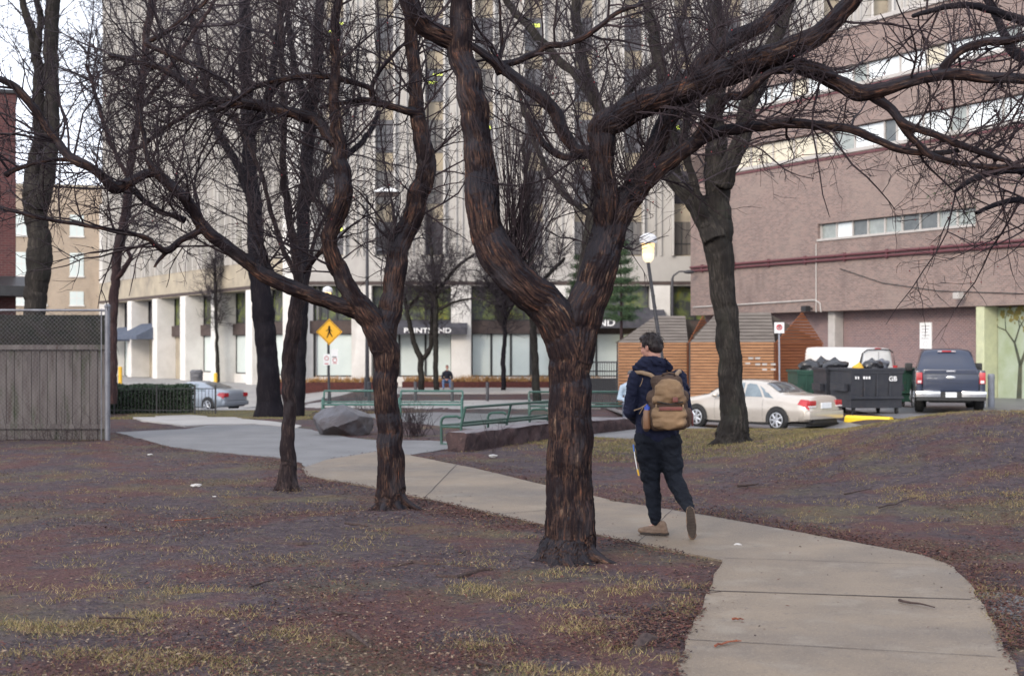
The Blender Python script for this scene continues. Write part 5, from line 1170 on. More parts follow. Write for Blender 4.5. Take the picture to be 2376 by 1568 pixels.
def smallsign(px, py, w_, h_, d, label, ring=True):
    rt = thing('small_sign', label, 'sign', P(px, py, d), 0, 'small parking signs under the yellow diamond'); q = MB(); q.box(-w_/2, w_/2, -.015, 0, -h_/2, h_/2); q.build('panel', m_swht, rt)
    q = MB()
    if ring: q.tube([(w_*.3*math.cos(t*.5236), -.018, h_*.12+w_*.3*math.sin(t*.5236)) for t in range(13)], w_*.045, 5)
    q.box(-w_*.3, w_*.3, -.02, -.016, -h_*.42, -h_*.34); q.build('printing', m_sred if ring else m_sblk, rt)
smallsign(776, 820, .30, .36, 57.7, 'small white sign just right of the post under the yellow diamond', False)
smallsign(777, 837, .28, .26, 57.72, 'small white sign with red print, lowest right on the post')
smallsign(758, 834, .26, .45, 57.7, 'narrow white sign with red print left of the post')
# tall thin streetlight with white-topped lamp
b = GX(852, 66); rt = thing('street_light', 'tall thin pole carrying a flat white-topped lamp between the twin stems of the second tree', 'lamp post', b); zt_ = (HY-452)*66/FP+CAMZ-b.z
q = MB(); q.tube([(0,0,-.2),(0,0,zt_*.6),(0,0,zt_)], [.10,.075,.055], 10); q.tube([(0,0,0),(0,0,.9)], .14, 10); q.tube([(0,0,zt_-.1),(.35,0,zt_+.12),(.8,0,zt_+.08)], .03, 6); q.tube([(0,0,(HY-585)*66/FP+CAMZ-b.z),(.3,0,(HY-572)*66/FP+CAMZ-b.z),(.62,0,(HY-578)*66/FP+CAMZ-b.z)], .025, 6); q.ell((.66,0,(HY-582)*66/FP+CAMZ-b.z), .22, .22, .12, 10); q.build('pole', m_pole, rt, True)
q = MB(); q.add([(.28,-.3,zt_+.12),(1.56,-.3,zt_+.12),(1.56,.3,zt_+.12),(.28,.3,zt_+.12),(.82,-.05,zt_+.36),(1.02,-.05,zt_+.36),(1.02,.05,zt_+.36),(.82,.05,zt_+.36)], [(0,3,2,1),(4,5,6,7),(0,1,5,4),(1,2,6,5),(2,3,7,6),(3,0,4,7)]); q.build('lamp_hood', m_swht, rt)
q = MB(); q.bbox(.4, 1.44, -.22, .22, zt_-.1, zt_+.117, .03); q.build('lamp_box', m_brown, rt)
# street-light arm seen between the sheds and the maple
b = GX(1560, 72); rt = thing('street_light', 'short dark pole with a cobra lamp above the left shed roof', 'lamp post', b); f = lambda y: (HY-y)*72/FP+CAMZ-b.z
q = MB(); q.tube([(0,0,-.1),(0,0,f(648)),(.05,0,f(640)),(.35,0,f(630)),(.75,0,f(630))], [.09,.07,.05,.04,.04], 8); q.ell((.85,0,f(631)), .3, .12, .1, 10); q.build('pole', m_pole, rt, True)
# no-parking sign
b = GX(1808, 47); b.z = min(b.z, -.5); rt = thing('no_parking_sign', 'white no-parking sign on a thin grey pole behind the beige sedan', 'sign', b); f = lambda y: (HY-y)*47/FP+CAMZ-b.z
q = MB(); q.tube([(.03,.02,-.1),(0,.02,f(775)),(-.01,.02,f(750))], .028, 8); q.build('pole', M('grey_pole', (.30,.31,.35), (.25,.26,.29), 6, .5), rt, True)
q = MB(); w_ = 11.5*47/FP; q.bbox(-w_, w_, -.02, -.005, f(773), f(748), .005); q.build('panel', m_swht, rt)
q = MB(); cz = f(759); q.tube([(w_*.5*math.cos(t*.5236), -.026, cz+w_*.5*math.sin(t*.5236)) for t in range(13)], .018, 5); q.tube([(-w_*.35, -.027, cz+w_*.35), (w_*.35, -.027, cz-w_*.35)], .015, 5); q.build('red_ring', m_sred, rt); o = text('P', .17, m_sblk, rt, .002); o.location = (0, -.023, cz)
# bollards
def bollard(px, d, h, r_, mat, label, group=None, z=None):
    b = GX(px, d); rt = MB(); rt.tube([(0,0,-.15),(0,0,h*.97),(0,0,h)], [r_, r_, r_*.7], 12); rt.tube([(0,0,h*.86),(0,0,h*.9)], r_*1.12, 12); o = rt.build('bollard', mat, None, True); o.location = b; tag(o, label, 'bollard', group)
gb = 'black pavement bollards'
bollard(1131, 60, .82, .07, m_pole, 'black bollard on the pavement furthest right, below the wide shop window', gb)
bollard(1049, 60, .84, .07, m_pole, 'black bollard below the seated person', gb)
bollard(964, 60, .84, .07, m_pole, 'black bollard in front of the low forked young tree', gb)
bollard(857, 60, .84, .08, m_pole, 'black bollard at the foot of the tall thin lamp pole', gb)
m_bgry = M('bollard_grey', (.22,.24,.28), (.17,.18,.21), 4, .6); m_byel = M('bollard_yellow', (.70,.42,.04), (.62,.36,.04), 4, .6)
bollard(2300, 47.5, 1.12, .11, m_bgry, 'grey steel bollard in front of the painted wall at the right edge')
bollard(279, 88, 1.1, .12, m_byel, 'yellow bollard at the far left end of the road', 'yellow road bollards')
bollard(500, 80, 1.25, .10, m_byel, 'yellow bollard behind the tail of the silver car', 'yellow road bollards')
# litter bin by the columns
b = GX(456, 84); q = MB(); q.tube([(0,0,-.1),(0,0,.8),(0,0,.9),(0,0,1.02)], [.34,.38,.40,.30], 14); q.box(-.2, .2, -.405, -.36, .6, .75); o = q.build('litter_bin', M('bin_grey', (.10,.10,.11), (.14,.14,.15), 6, .7), None, True); o.location = b; tag(o, 'round dark litter bin against the pale columns above the silver car', 'litter bin')
# yellow parking stop
a_ = GX(1965, 40.5); b_ = GX(2068, 39.4); L = (b_-a_).length; z = -.36; rt = MB(); rt.prism([(-.13,0),(.13,0),(.11,.13),(.05,.19),(-.05,.19),(-.11,.13)], 'x', 0, L); o = rt.build('parking_stop', M('stop_yellow', (.80,.58,.03), (.72,.50,.03), 3, .5)); o.location = (a_.x, a_.y, HZ(a_.x, a_.y)+.008); o.rotation_euler = (0, 0, math.atan2(b_.y-a_.y, b_.x-a_.x)); tag(o, 'yellow concrete parking stop to the right of the beige sedan', 'parking stop')
# ------------------------------------------------------------------ VEHICLES
def paint(name, c, rough=.28, metal=.3, c2=None):
    m = M(name, c, c2 or tuple(x*.93 for x in c), 2.0, rough, spec=.6, metal=metal); m.node_tree.nodes['Principled BSDF'].inputs['Coat Weight'].default_value = .5; mixlayer(m, tuple(x*.6+.02 for x in c), 3.5, .60, .75, fac=.4); return m
m_gold = paint('champagne_paint', (.52,.47,.41), .22, .35); m_silv = paint('silver_blue_paint', (.27,.30,.34)); m_navy = paint('navy_paint', (.014,.023,.052), .35, .1); m_white = paint('white_paint', (.74,.74,.73), .4, 0)
m_tyre = M('tyre', (.02,.02,.022), (.03,.03,.03), 20, .85); m_rim = M('wheel_rim', (.55,.56,.58), (.42,.43,.45), 8, .3, metal=.6); m_chr = M('chrome', (.65,.66,.68), (.5,.5,.52), 3, .15, metal=.9)
m_cgl = M('car_glass', (.035,.042,.05), (.06,.07,.08), 1.5, .08, spec=.8); m_cgl2 = M('pale_car_glass', (.18,.22,.24), (.12,.15,.17), 2.5, .1, spec=.8); m_tail = M('tail_lamp', (.45,.02,.03), (.32,.015,.02), 5, .25, spec=.7); m_tailw = M('lamp_white', (.75,.70,.70), (.6,.5,.5), 5, .25); m_plast = M('black_plastic', (.018,.018,.02), (.03,.03,.03), 9, .6); m_plate = M('plate_white', (.72,.74,.76), (.66,.68,.70), 9, .5)
class Body:
    """lofted body: stations (x, zbottom, zbelt, ztop, half width at belt, half width at roof); x runs from the tail forward"""
    def __init__(s, st): s.st = np.array(st, float)
    def sec(s, x):
        st = s.st; i = int(np.clip(np.searchsorted(st[:, 0], x)-1, 0, len(st)-2)); t = (x-st[i, 0])/(st[i+1, 0]-st[i, 0]); t = min(max(t, 0), 1)
        p0 = st[max(i-1, 0)]; p1 = st[i]; p2 = st[i+1]; p3 = st[min(i+2, len(st)-1)]
        m1 = (p2-p0)/max(p2[0]-p0[0], 1e-6)*(p2[0]-p1[0])*.6; m2 = (p3-p1)/max(p3[0]-p1[0], 1e-6)*(p2[0]-p1[0])*.6
        h = (2*t**3-3*t*t+1)*p1+(t**3-2*t*t+t)*m1+(-2*t**3+3*t*t)*p2+(t**3-t*t)*m2
        _, zb, zl, zt, w_, wt = h; dz = zt-zl
        P_ = [(0, zb), (w_*.80, zb), (w_*.96, zb+.05), (w_*1.0, zb+.18), (w_*1.01, (zb+zl)*.5+.05), (w_*.99, zl-.05), (w_*.965, zl), (wt+(w_*.94-wt)*.5, zl+dz*.5), (wt+.015, zt-min(.09, dz*.35)), (wt*.90, zt-min(.025, dz*.1)), (wt*.55, zt), (0, zt+.008)]
        return P_
    def pt(s, x, v, side=1, off=0.0):
        P_ = s.sec(x); v = min(max(v, 0), 10.999); i = int(v); t = v-i; y = P_[i][0]+(P_[i+1][0]-P_[i][0])*t; z = P_[i][1]+(P_[i+1][1]-P_[i][1])*t
        if off:
            e = .01; a = Vector(s.pt(x, v, side)); b = Vector(s.pt(x+e, v, side)); c = Vector(s.pt(x, min(v+.05, 10.99), side)) if v < 10.9 else Vector(s.pt(x, v-.05, side))
            n = (b-a).cross(c-a); n.normalize() if n.length > 0 else None
            if n.dot(Vector((0, side*.6, .4))) < 0 and abs(n.y)+n.z > .1: n = -n
            if v > 8 and n.z < 0: n = -n
            return a+n*off
        return Vector((x, side*y, z))
    def mesh(s, name, mat, parent, step=.06):
        xs = list(np.arange(s.st[0, 0], s.st[-1, 0], step))+[s.st[-1, 0]]; vs = []; n = 23
        for x in xs:
            P_ = s.sec(x); vs += [(x, p[0], p[1]) for p in P_]+[(x, -p[0], p[1]) for p in P_[-2:0:-1]]
        m = 22; fs = [(i*m+k, i*m+(k+1) % m, (i+1)*m+(k+1) % m, (i+1)*m+k) for i in range(len(xs)-1) for k in range(m)]+[list(range(m)), list(range((len(xs)-1)*m, len(xs)*m))[::-1]]
        mb = MB(); mb.add(vs, fs); o = mb.build(name, mat, parent, True); o.data.set_sharp_from_angle(angle=R(55)); return o
    def patch(s, mb, c, side=1, off=.006, nu=10, nv=6):
        """c = four (x, v) corners, counter-clockwise"""
        vs = []
        for j in range(nv+1):
            for i in range(nu+1):
                a = i/nu; b = j/nv; x = (c[0][0]*(1-a)+c[1][0]*a)*(1-b)+(c[3][0]*(1-a)+c[2][0]*a)*b; v = (c[0][1]*(1-a)+c[1][1]*a)*(1-b)+(c[3][1]*(1-a)+c[2][1]*a)*b
                vs.append(s.pt(x, v, side, off))
        mb.add(vs, [(j*(nu+1)+i, j*(nu+1)+i+1, (j+1)*(nu+1)+i+1, (j+1)*(nu+1)+i) for j in range(nv) for i in range(nu)])
def wheel(parent, x, y, r, sgn, wd=.2, spokes=7, rimr=.62):
    q = MB(); pr = [(0, .0), (r*.55, .0), (r*.90, .01), (r, .05), (r, wd-.05), (r*.9, wd), (0, wd)]; n = 28; vs = []
    for (a, b) in pr:
        for k in range(n): t = 2*math.pi*k/n; vs.append((x+a*math.cos(t), y-sgn*b, r+a*math.sin(t)))
    q.add(vs, [(i*n+k, i*n+(k+1) % n, (i+1)*n+(k+1) % n, (i+1)*n+k) for i in range(len(pr)-1) for k in range(n)]); wl_ = q.build('wheel', m_tyre, parent, True)
    q = MB(); R1 = r*rimr
    q.tube([(x, y+sgn*.004, r), (x, y+sgn*.018, r)], R1*.98, 24)
    o = q.build('rim_back', m_plast, wl_)
    q = MB(); ring = [(x+R1*math.cos(2*math.pi*k/24), y+sgn*.02, r+R1*math.sin(2*math.pi*k/24)) for k in range(25)]; q.tube(ring, .018, 6, False); q.tube([(x, y+sgn*.019, r), (x, y+sgn*.045, r)], R1*.32, 14)
    for k in range(spokes): t = 2*math.pi*k/spokes; q.prism([(-.03-.02*1, 0), (.05, 0), (.065, R1), (-.065, R1)], 'y', 0, .018) if False else q.tube([(x+R1*.2*math.cos(t), y+sgn*.034, r+R1*.2*math.sin(t)), (x+R1*.97*math.cos(t), y+sgn*.024, r+R1*.97*math.sin(t))], [R1*.19, R1*.16], 6)
    q.build('rim', m_rim, wl_)
def arch(parent, bd, x, r, side, half):
    q = MB(); n = 18; vs = []
    for k in range(n+1):
        t = math.pi*(1.12*k/n-.06)
        for rr_ in (0, 1):
            R_ = r if rr_ else .02; xx = x+R_*math.cos(t); zz = r*.86+R_*math.sin(t); vs.append((xx, side*(half), zz))
    q.add(vs, [(2*k, 2*k+2, 2*k+3, 2*k+1) for k in range(n)]); q.build('wheel_arch', m_plast, parent)
def place(root, px, d, heading, z=None):
    b = GX(px, d); root.location = (b.x, b.y, b.z+.008 if z is None else z); root.rotation_euler = (0, 0, heading)
# ---- beige sedan
sed = thing('parked_sedan', 'champagne beige four-door sedan parked behind the large grey-green tree', 'car')
B = Body([(0,.42,.62,.80,.66,.52),(.035,.36,.66,.95,.78,.62),(.12,.30,.74,1.01,.84,.70),(.30,.27,.80,1.03,.875,.74),(.85,.23,.87,1.055,.895,.76),(1.05,.22,.88,1.10,.90,.70),(1.65,.20,.90,1.37,.905,.58),(2.2,.20,.905,1.425,.91,.585),(2.8,.20,.895,1.41,.905,.58),(3.35,.20,.88,1.18,.90,.68),(3.62,.21,.86,1.01,.90,.76),(4.3,.23,.78,.91,.885,.72),(4.72,.28,.66,.78,.82,.66),(4.88,.36,.56,.66,.70,.5)])
B.mesh('body', m_gold, sed)
q = MB(); 
for sd in (1, -1):
    for cn_ in ([(1.55,6.25),(2.17,6.2),(2.23,8.0),(1.90,7.9)], [(2.25,6.2),(3.18,6.25),(2.78,8.0),(2.31,8.05)], [(1.16,6.35),(1.48,6.3),(1.80,7.8),(1.52,7.2)]): q = MB(); B.patch(q, cn_, sd); q.build('side_window', m_cgl2, sed, True)
q = MB()
for sd in (1, -1): B.patch(q, [(1.08,9.0),(1.60,8.9),(1.60,10.99),(1.0,10.99)], sd, .012)
q.build('rear_window', m_cgl, sed, True)
q = MB()
for sd in (1, -1): B.patch(q, [(2.95,8.9),(3.60,9.0),(3.62,10.99),(2.92,10.99)], sd, .008)
q.build('windscreen', m_cgl, sed, True)
for sd in (1, -1):
    q = MB(); B.patch(q, [(.03,5.2),(.36,5.3),(.30,6.9),(.05,7.9)], sd, .012); q.bbox(-.015, .06, min(sd*.48, sd*.80), max(sd*.48, sd*.80), .745, .885, .02); tl_ = q.build('tail_lamp', m_tail, sed, True)
    q = MB(); q.bbox(-.018, .04, min(sd*.49, sd*.80), max(sd*.49, sd*.80), .70, .742, .01); q.build('reversing_lamp', m_tailw, tl_)
q = MB(); q.bbox(-.03, .0, -.25, .25, .66, .82, .01); q.build('number_plate', m_plate, sed)
q = MB(); q.bbox(-.045, .30, -.84, .84, .36, .60, .05); q.build('bumper', m_gold, sed, True)
q = MB(); q.box(.1, 4.7, -.80, .80, .17, .24); q.box(.02, .3, -.6, .6, .25, .34); q.build('underside', m_plast, sed)
q = MB(); q.tube([(2.24, .93, .80), (2.38, .93, .80)], .014, 6); q.tube([(2.24, -.93, .80), (2.38, -.93, .80)], .014, 6); q.build('door_handle', m_plast, sed)
q = MB()
for sd in (1, -1):
    for c in ([(1.50,1.9),(1.506,1.9),(1.506,6),(1.50,6)], [(2.205,1.9),(2.211,1.9),(2.211,6),(2.205,6)], [(3.20,1.9),(3.206,1.9),(3.206,6),(3.20,6)]): B.patch(q, c, sd, .003, 1, 10)
q.build('door_gaps', m_plast, sed)
for sd in (1, -1): q = MB(); q.ell((3.12, sd*1.0, .98), .10, .09, .07, 10); q.build('wing_mirror', m_gold, sed, True)
for x in (1.0, 3.85):
    for sd in (1, -1): arch(sed, B, x, .385, sd, .922); wheel(sed, x, sd*.93, .325, sd)
place(sed, 1916, 39.8, R(90+44), -.66)
# ---- silver saloon by the hedge
sv = thing('parked_sedan', 'silver-grey saloon on the road behind the hedge at left, red tail lamp showing', 'car')
B = Body([(0,.40,.60,.84,.60,.45),(.05,.32,.70,1.02,.80,.62),(.20,.26,.80,1.08,.87,.70),(.55,.24,.88,1.10,.90,.72),(1.5,.20,.93,1.38,.91,.56),(2.2,.20,.92,1.45,.92,.57),(2.9,.20,.90,1.38,.92,.57),(3.6,.20,.86,1.06,.91,.74),(4.4,.24,.76,.90,.88,.70),(4.85,.34,.58,.70,.70,.5)])
B.mesh('body', m_silv, sv)
for sd in (1, -1):
    for cn_ in ([(1.15,6.3),(2.1,6.2),(2.1,8.0),(1.75,7.8)], [(2.18,6.2),(3.2,6.3),(2.75,8.0),(2.2,8.0)]): q = MB(); B.patch(q, cn_, sd); q.build('side_window', m_cgl2, sv, True)
q = MB()
for sd in (1, -1): B.patch(q, [(.75,9.0),(1.50,8.9),(1.50,10.99),(.70,10.99)], sd, .012)
q.build('rear_window', m_cgl, sv, True)
for sd in (1, -1): q = MB(); B.patch(q, [(.05,4.9),(.42,5.3),(.34,6.8),(.07,7.8)], sd, .012); q.bbox(-.01, .08, min(sd*.5, sd*.8), max(sd*.5, sd*.8), .74, .93, .02); q.build('tail_lamp', m_tail, sv, True)
q = MB(); q.bbox(-.04, .3, -.84, .84, .34, .56, .05); q.build('bumper', m_silv, sv, True)
for x in (.95, 3.85):
    for sd in (1, -1): arch(sv, B, x, .40, sd, .932); wheel(sv, x, sd*.94, .34, sd, spokes=5)
place(sv, 548, 67.5, R(90+58))
# ---- dark blue pickup
pk = thing('pickup_truck', 'dark blue pickup truck with chrome rear bumper, tailgate towards us', 'truck')
B = Body([(2.02,.50,1.20,1.24,.94,.90),(2.06,.45,1.22,1.30,.97,.90),(2.35,.45,1.22,1.88,.98,.74),(2.6,.45,1.22,1.94,.98,.74),(3.6,.45,1.22,1.95,.98,.74),(4.1,.45,1.21,1.80,.98,.76),(4.7,.45,1.19,1.30,.98,.84),(5.5,.48,1.14,1.22,.96,.82),(5.85,.55,.95,1.10,.90,.72)])
B.mesh('cab', m_navy, pk)
q = MB(); q.bbox(.02, 2.03, .83, 1.0, .58, 1.30, .04); q.bbox(.02, 2.03, -1.0, -.83, .58, 1.30, .04); q.box(.1, 2.03, -.84, .84, .60, .78); q.build('bed', m_navy, pk, True)
q = MB(); q.bbox(-.02, .06, -.80, .80, .66, 1.33, .025); q.prism([(-.80, 1.20), (.80, 1.20), (.72, 1.30), (-.72, 1.30)], 'x', -.055, -.015); q.prism([(-.62, .98), (.62, .98), (.55, .93), (-.55, .93)], 'x', -.034, -.015); tg_ = q.build('tailgate', m_navy, pk, True)
q = MB(); q.bbox(-.075, -.055, -.13, .13, 1.255, 1.30, .008); q.build('tailgate_handle', m_chr, tg_)
q = MB(); q.ell((-.03, 0, 1.09), .02, .14, .055, 16); q.build('emblem', m_chr, tg_)
q = MB()
for k in range(7): q.box(-.03, -.0205, .40+.045*k, .43+.045*k, 1.05, 1.08)
q.build('badge', m_chr, tg_)
for sd in (1, -1):
    q = MB(); q.bbox(-.03, .10, min(sd*.82, sd*1.0), max(sd*.82, sd*1.0), .90, 1.24, .015); tl_ = q.build('tail_lamp', m_tail, pk, True)
    q = MB(); q.bbox(-.036, -.031, min(sd*.85, sd*.96), max(sd*.85, sd*.96), .92, 1.0, .001); q.build('reversing_lamp', m_tailw, tl_)
    q = MB(); q.bbox(-.22, .02, min(sd*.30, sd*1.02), max(sd*.30, sd*1.02), .50, .68, .03); q.build('bumper', m_chr, pk, True)
    q = MB(); q.bbox(4.2, 4.45, min(sd*.98, sd*1.22), max(sd*.98, sd*1.22), 1.22, 1.48, .04); q.build('wing_mirror', m_plast, pk, True)
q = MB(); q.bbox(-.20, .02, -.30, .30, .46, .66, .02); q.box(-.19, .1, -1.0, 1.0, .40, .50); q.box(.3, 5.3, -.6, .6, .32, .5); q.build('underside', m_plast, pk)
q = MB(); q.box(-.215, -.205, -.16, .16, .50, .65); q.build('number_plate', m_plate, pk)
q = MB(); q.add([(2.105,-.70,1.33),(2.105,.70,1.33),(2.325,.64,1.80),(2.325,-.64,1.80)], [(0,3,2,1)]); q.build('rear_window', m_cgl, pk)
q = MB(); q.bbox(2.27, 2.33, -.14, .14, 1.85, 1.895, .008); tl_ = q.build('high_stop_lamp', m_tail, pk); q = MB(); q.box(2.265, 2.30, -.27, -.15, 1.855, 1.885); q.box(2.265, 2.30, .15, .27, 1.855, 1.885); q.build('cargo_lamp', m_tailw, tl_)
for sd in (1, -1):
    for cn_ in ([(2.45,6.3),(3.25,6.3),(3.25,8.0),(2.62,8.0)], [(3.32,6.3),(4.35,6.3),(4.0,7.9),(3.35,8.0)]): q = MB(); B.patch(q, cn_, sd); q.build('side_window', m_cgl, pk, True)
for x in (1.05, 4.75):
    for sd in (1, -1): arch(pk, B, x, .46, sd, 1.002); wheel(pk, x, sd*1.01, .40, sd, .27)
place(pk, 2206, 42.8, R(90-14))
# ---- white van
vn = thing('white_van', 'plain white cargo van behind the dumpsters, its closed rear towards us', 'van')
B = Body([(0,.55,1.15,1.95,.93,.62),(.04,.45,1.2,2.05,.98,.72),(.14,.40,1.22,2.10,1.0,.78),(.6,.38,1.25,2.12,1.01,.80),(4.0,.38,1.25,2.12,1.01,.80),(4.5,.38,1.22,1.85,1.0,.78),(5.0,.40,1.12,1.25,.98,.8),(5.6,.5,.85,.98,.85,.65)])
B.mesh('body', m_white, vn)
for sd in (1, -1):
    q = MB(); q.add([(.03,sd*.985,1.0),(-.03,sd*.97,1.0),(-.03,sd*.94,1.4),(-.02,sd*.80,1.90),(.03,sd*.83,1.95),(.06,sd*.985,1.4)], [(0,1,2,5),(5,2,3,4)]); q.build('rear_pillar_trim', m_plast, vn)
    q = MB(); q.bbox(-.05, .10, min(sd*.89, sd*1.02), max(sd*.89, sd*1.02), 1.02, 1.45, .02); tl_ = q.build('tail_lamp', m_tail, vn, True); q = MB(); q.bbox(-.056, -.0, min(sd*.90, sd*1.0), max(sd*.90, sd*1.0), 1.15, 1.24, .005); q.build('reversing_lamp', m_tailw, tl_)
q = MB(); q.tube([(-.02,-.80,1.93),(-.015,-.6,2.03),(-.01,0,2.06),(-.015,.6,2.03),(-.02,.80,1.93)], .022, 6); q.tube([(-.03,0,.6),(-.03,0,1.95)], .006, 4); q.build('door_seal', m_plast, vn); q = MB(); q.bbox(-.03, .03, -.14, .14, 2.05, 2.10, .01); q.build('high_stop_lamp', m_tail, vn)
q = MB(); q.bbox(-.12, .1, -.95, .95, .40, .58, .03); q.build('bumper', m_plast, vn)
for x in (1.1, 4.6):
    for sd in (1, -1): arch(vn, B, x, .42, sd, 1.022); wheel(vn, x, sd*1.03, .36, sd)
place(vn, 2037, 52.6, R(90+34), -.42)
# ---- dumpsters
m_dgr = M('dumpster_green', (.025,.075,.052), (.018,.05,.038), 3, .55); mixlayer(m_dgr, (.09,.05,.035), 4, .62, .72, fac=.7); m_dbl = M('dumpster_black', (.022,.024,.032), (.035,.036,.042), 3, .5); mixlayer(m_dbl, (.08,.055,.045), 5, .62, .72, fac=.6); m_bag = M('bin_bag', (.012,.012,.015), (.02,.02,.024), 4, .25, .01, bscale=9, spec=.7)
def dumpster(label, mat, L, D, Hh, lid=True, lettering=False, z0=.18, sleeves=True):
    rt = thing('dumpster', label, 'dumpster'); q = MB()
    q.add([(0,0,z0),(L,0,z0),(L,D,z0),(0,D,z0),(0,-.08,Hh),(L,-.08,Hh),(L,D+.1,Hh*1.02),(0,D+.1,Hh*1.02)], [(0,3,2,1),(0,1,5,4),(1,2,6,5),(2,3,7,6),(3,0,4,7),(4,5,6,7)])
    for z in (z0+.28, Hh-.1): q.box(-.03, L+.03, -.10, -.02, z, z+.07)
    for k in range(1, 4): x = L*k/4; q.box(x-.03, x+.03, -.085, -.0, z0+.35, Hh-.1)
    q.box(-.05, L+.05, -.12, D+.14, Hh-.02, Hh+.05) ; q.build('bin', mat, rt)
    if sleeves:
        for x in (-.14, L+.02): q = MB(); q.box(x, x+.12, .15, D-.25, Hh*.52, Hh*.68); q.build('lift_sleeve', mat, rt)
    for x in (.12, L-.12):
        for y in (.1, D-.1): q = MB(); q.tube([(x-.03, y, .09), (x+.03, y, .09)], .09, 12); q.box(x-.05, x+.05, y-.04, y+.04, .10, z0+.01); q.build('castor', m_plast, rt)
    if lettering:
        a_ = text('GB', .20, m_swht, rt, .004); a_.location = (L-.32, -.093, Hh-.27)
        q = MB()
        for k, w__ in enumerate((.05, .04, .0, .06, .05, .05)): q.box(.10+k*.085, .10+k*.085+w__, -.095, -.088, Hh-.27, Hh-.19) if w__ else None
        q.build('stencil', m_swht, rt)
    return rt
d1 = dumpster('black dumpster with white letters, heaped with rubbish bags, right of the beige sedan', m_dbl, 1.62, 1.5, 1.32, lettering=True)
place(d1, 1974, 42.5, R(10)); d2 = dumpster('green dumpster with open top, between the sedan roof and the red-brown shed side', m_dgr, 1.15, 1.3, 1.35)
place(d2, 1850, 47.0, R(2)); d3 = dumpster('dark green bin between the black dumpster and the pickup', m_dgr, 1.0, 1.1, 1.25, sleeves=False); place(d3, 2090, 47.5, R(8))
d4 = dumpster('dark dumpster end with lifting pocket just left of the lettered dumpster', m_dbl, .72, 1.3, 1.36); place(d4, 1916, 44.2, R(4))
def bag(px, py, d, r, label, mat=m_bag, sx=1.2, sz=.8):
    bm = bmesh.new(); bmesh.ops.create_icosphere(bm, subdivisions=3, radius=r)
    for v in bm.verts: v.co = Vector((v.co.x*sx, v.co.y, v.co.z*sz))*(1+.35*noise.noise(v.co*2.6/r*.6+Vector((px, 0, 0)))+.1*noise.noise(v.co*8/r*.5)); v.co.z += max(0, v.co.z)*.3*max(0, 1-math.hypot(v.co.x, v.co.y)/(r*.5))
    q = MB(); q.bm(bm); o = q.build('rubbish_bag', mat, None, True); o.location = P(px, py, d); tag(o, label, 'rubbish bag', 'rubbish heaped on the dumpsters')
bag(2024, 850, 43.1, .26, 'dark bag in the middle of the lettered dumpster'); bag(2046, 846, 43.3, .20, 'upright grey bag at the right of the lettered dumpster', M('grey_bag', (.12,.13,.16), (.08,.085,.10), 4, .3)); bag(1993, 854, 43.2, .16, 'small yellow bag at the left rim of the lettered dumpster', m_byel); bag(1938, 851, 44.9, .32, 'black bag on the narrow dumpster in front of the van'); bag(1880, 853, 47.6, .34, 'black bag on the green dumpster'); bag(1905, 850, 47.7, .3, 'dark bag at the right end of the green dumpster')
# ------------------------------------------------------------------ PEOPLE
m_skin = M('skin', (.46,.25,.19), (.42,.21,.16), 6, .55); m_hair = M('dark_hair', (.012,.008,.009), (.024,.015,.015), 40, .5, .004, stretch=(1,1,.3)); m_jack = M('navy_jacket', (.008,.010,.024), (.016,.019,.042), 4, .75, .004, 8, bscale=18); m_trou = M('dark_trousers', (.005,.006,.010), (.012,.015,.022), 4, .8, .004, 8, bscale=16)
m_shoe = M('brown_shoe', (.19,.135,.10), (.14,.095,.07), 20, .7, .002); m_sole = M('dark_sole', (.035,.028,.026), (.05,.04,.035), 20, .7); m_pack = M('tan_canvas', (.25,.165,.098), (.16,.105,.065), 5, .75, .004, 8, bscale=30); mixlayer(m_pack, (.14,.09,.06), 7, .56, .68, fac=.6); m_packd = M('brown_canvas', (.10,.066,.050), (.06,.042,.034), 6, .8, .003, bscale=30); m_leath = M('red_leather', (.15,.045,.035), (.11,.035,.03), 8, .5); m_strap = M('tan_strap', (.30,.21,.14), (.24,.17,.11), 10, .7)
D0 = 12.8; S0 = FP/D0
wp = P(1530, 1249, D0); gz = HZ(wp.x, D0)+.018
wk = thing('person', 'person walking away on the concrete path in a navy jacket and dark trousers', 'person', (wp.x, D0, gz))
def J(px, py, dy=0.0): return Vector(((px-1530)/S0, dy, (1249-py)/S0))     # local point: photo column, row, depth
# -- body
def finger(mb, base, d, up, L, r, curl):
    p = [Vector(base)]; d = Vector(d).normalized(); ax = d.cross(Vector(up)).normalized()
    for k, f in enumerate((.45, .32, .23)):
        d = Matrix.Rotation(curl, 3, ax) @ d; p.append(p[-1]+d*L*f)
    mb.tube(p, [r, r*.95, r*.88, r*.72], 8); mb.ell(p[-1], r*.75, r*.75, r*.75, 8)
def hand(mb, wrist, d, pn, side, s=1.0):
    """wrist, direction to the fingers, palm normal, side = thumb side vector"""
    d = Vector(d).normalized(); pn = Vector(pn).normalized(); sd = Vector(side).normalized(); w = Vector(wrist)
    for k in range(4):
        o = sd*(.030-.020*k)*s; mb.cap(w+o*.6+d*.015*s, .015*s, w+o+d*.085*s, .012*s, 8)
        finger(mb, w+o+d*(.088-.004*abs(k-1))*s, d, pn, (.072, .080, .074, .058)[k]*s, .0085*s, .38+.05*k)
    t0 = w+sd*.028*s+d*.02*s; t1 = t0+(sd*.8+d*.7+pn*.3).normalized()*.04*s; t2 = t1+(sd*.3+d*.9+pn*.4).normalized()*.03*s; t3 = t2+(d*.9+pn*.5).normalized()*.025*s; mb.tube([t0, t1, t2, t3], [.014*s, .011*s, .0095*s, .0075*s], 8); mb.ell(t3, .0078*s, .0078*s, .0078*s, 8)
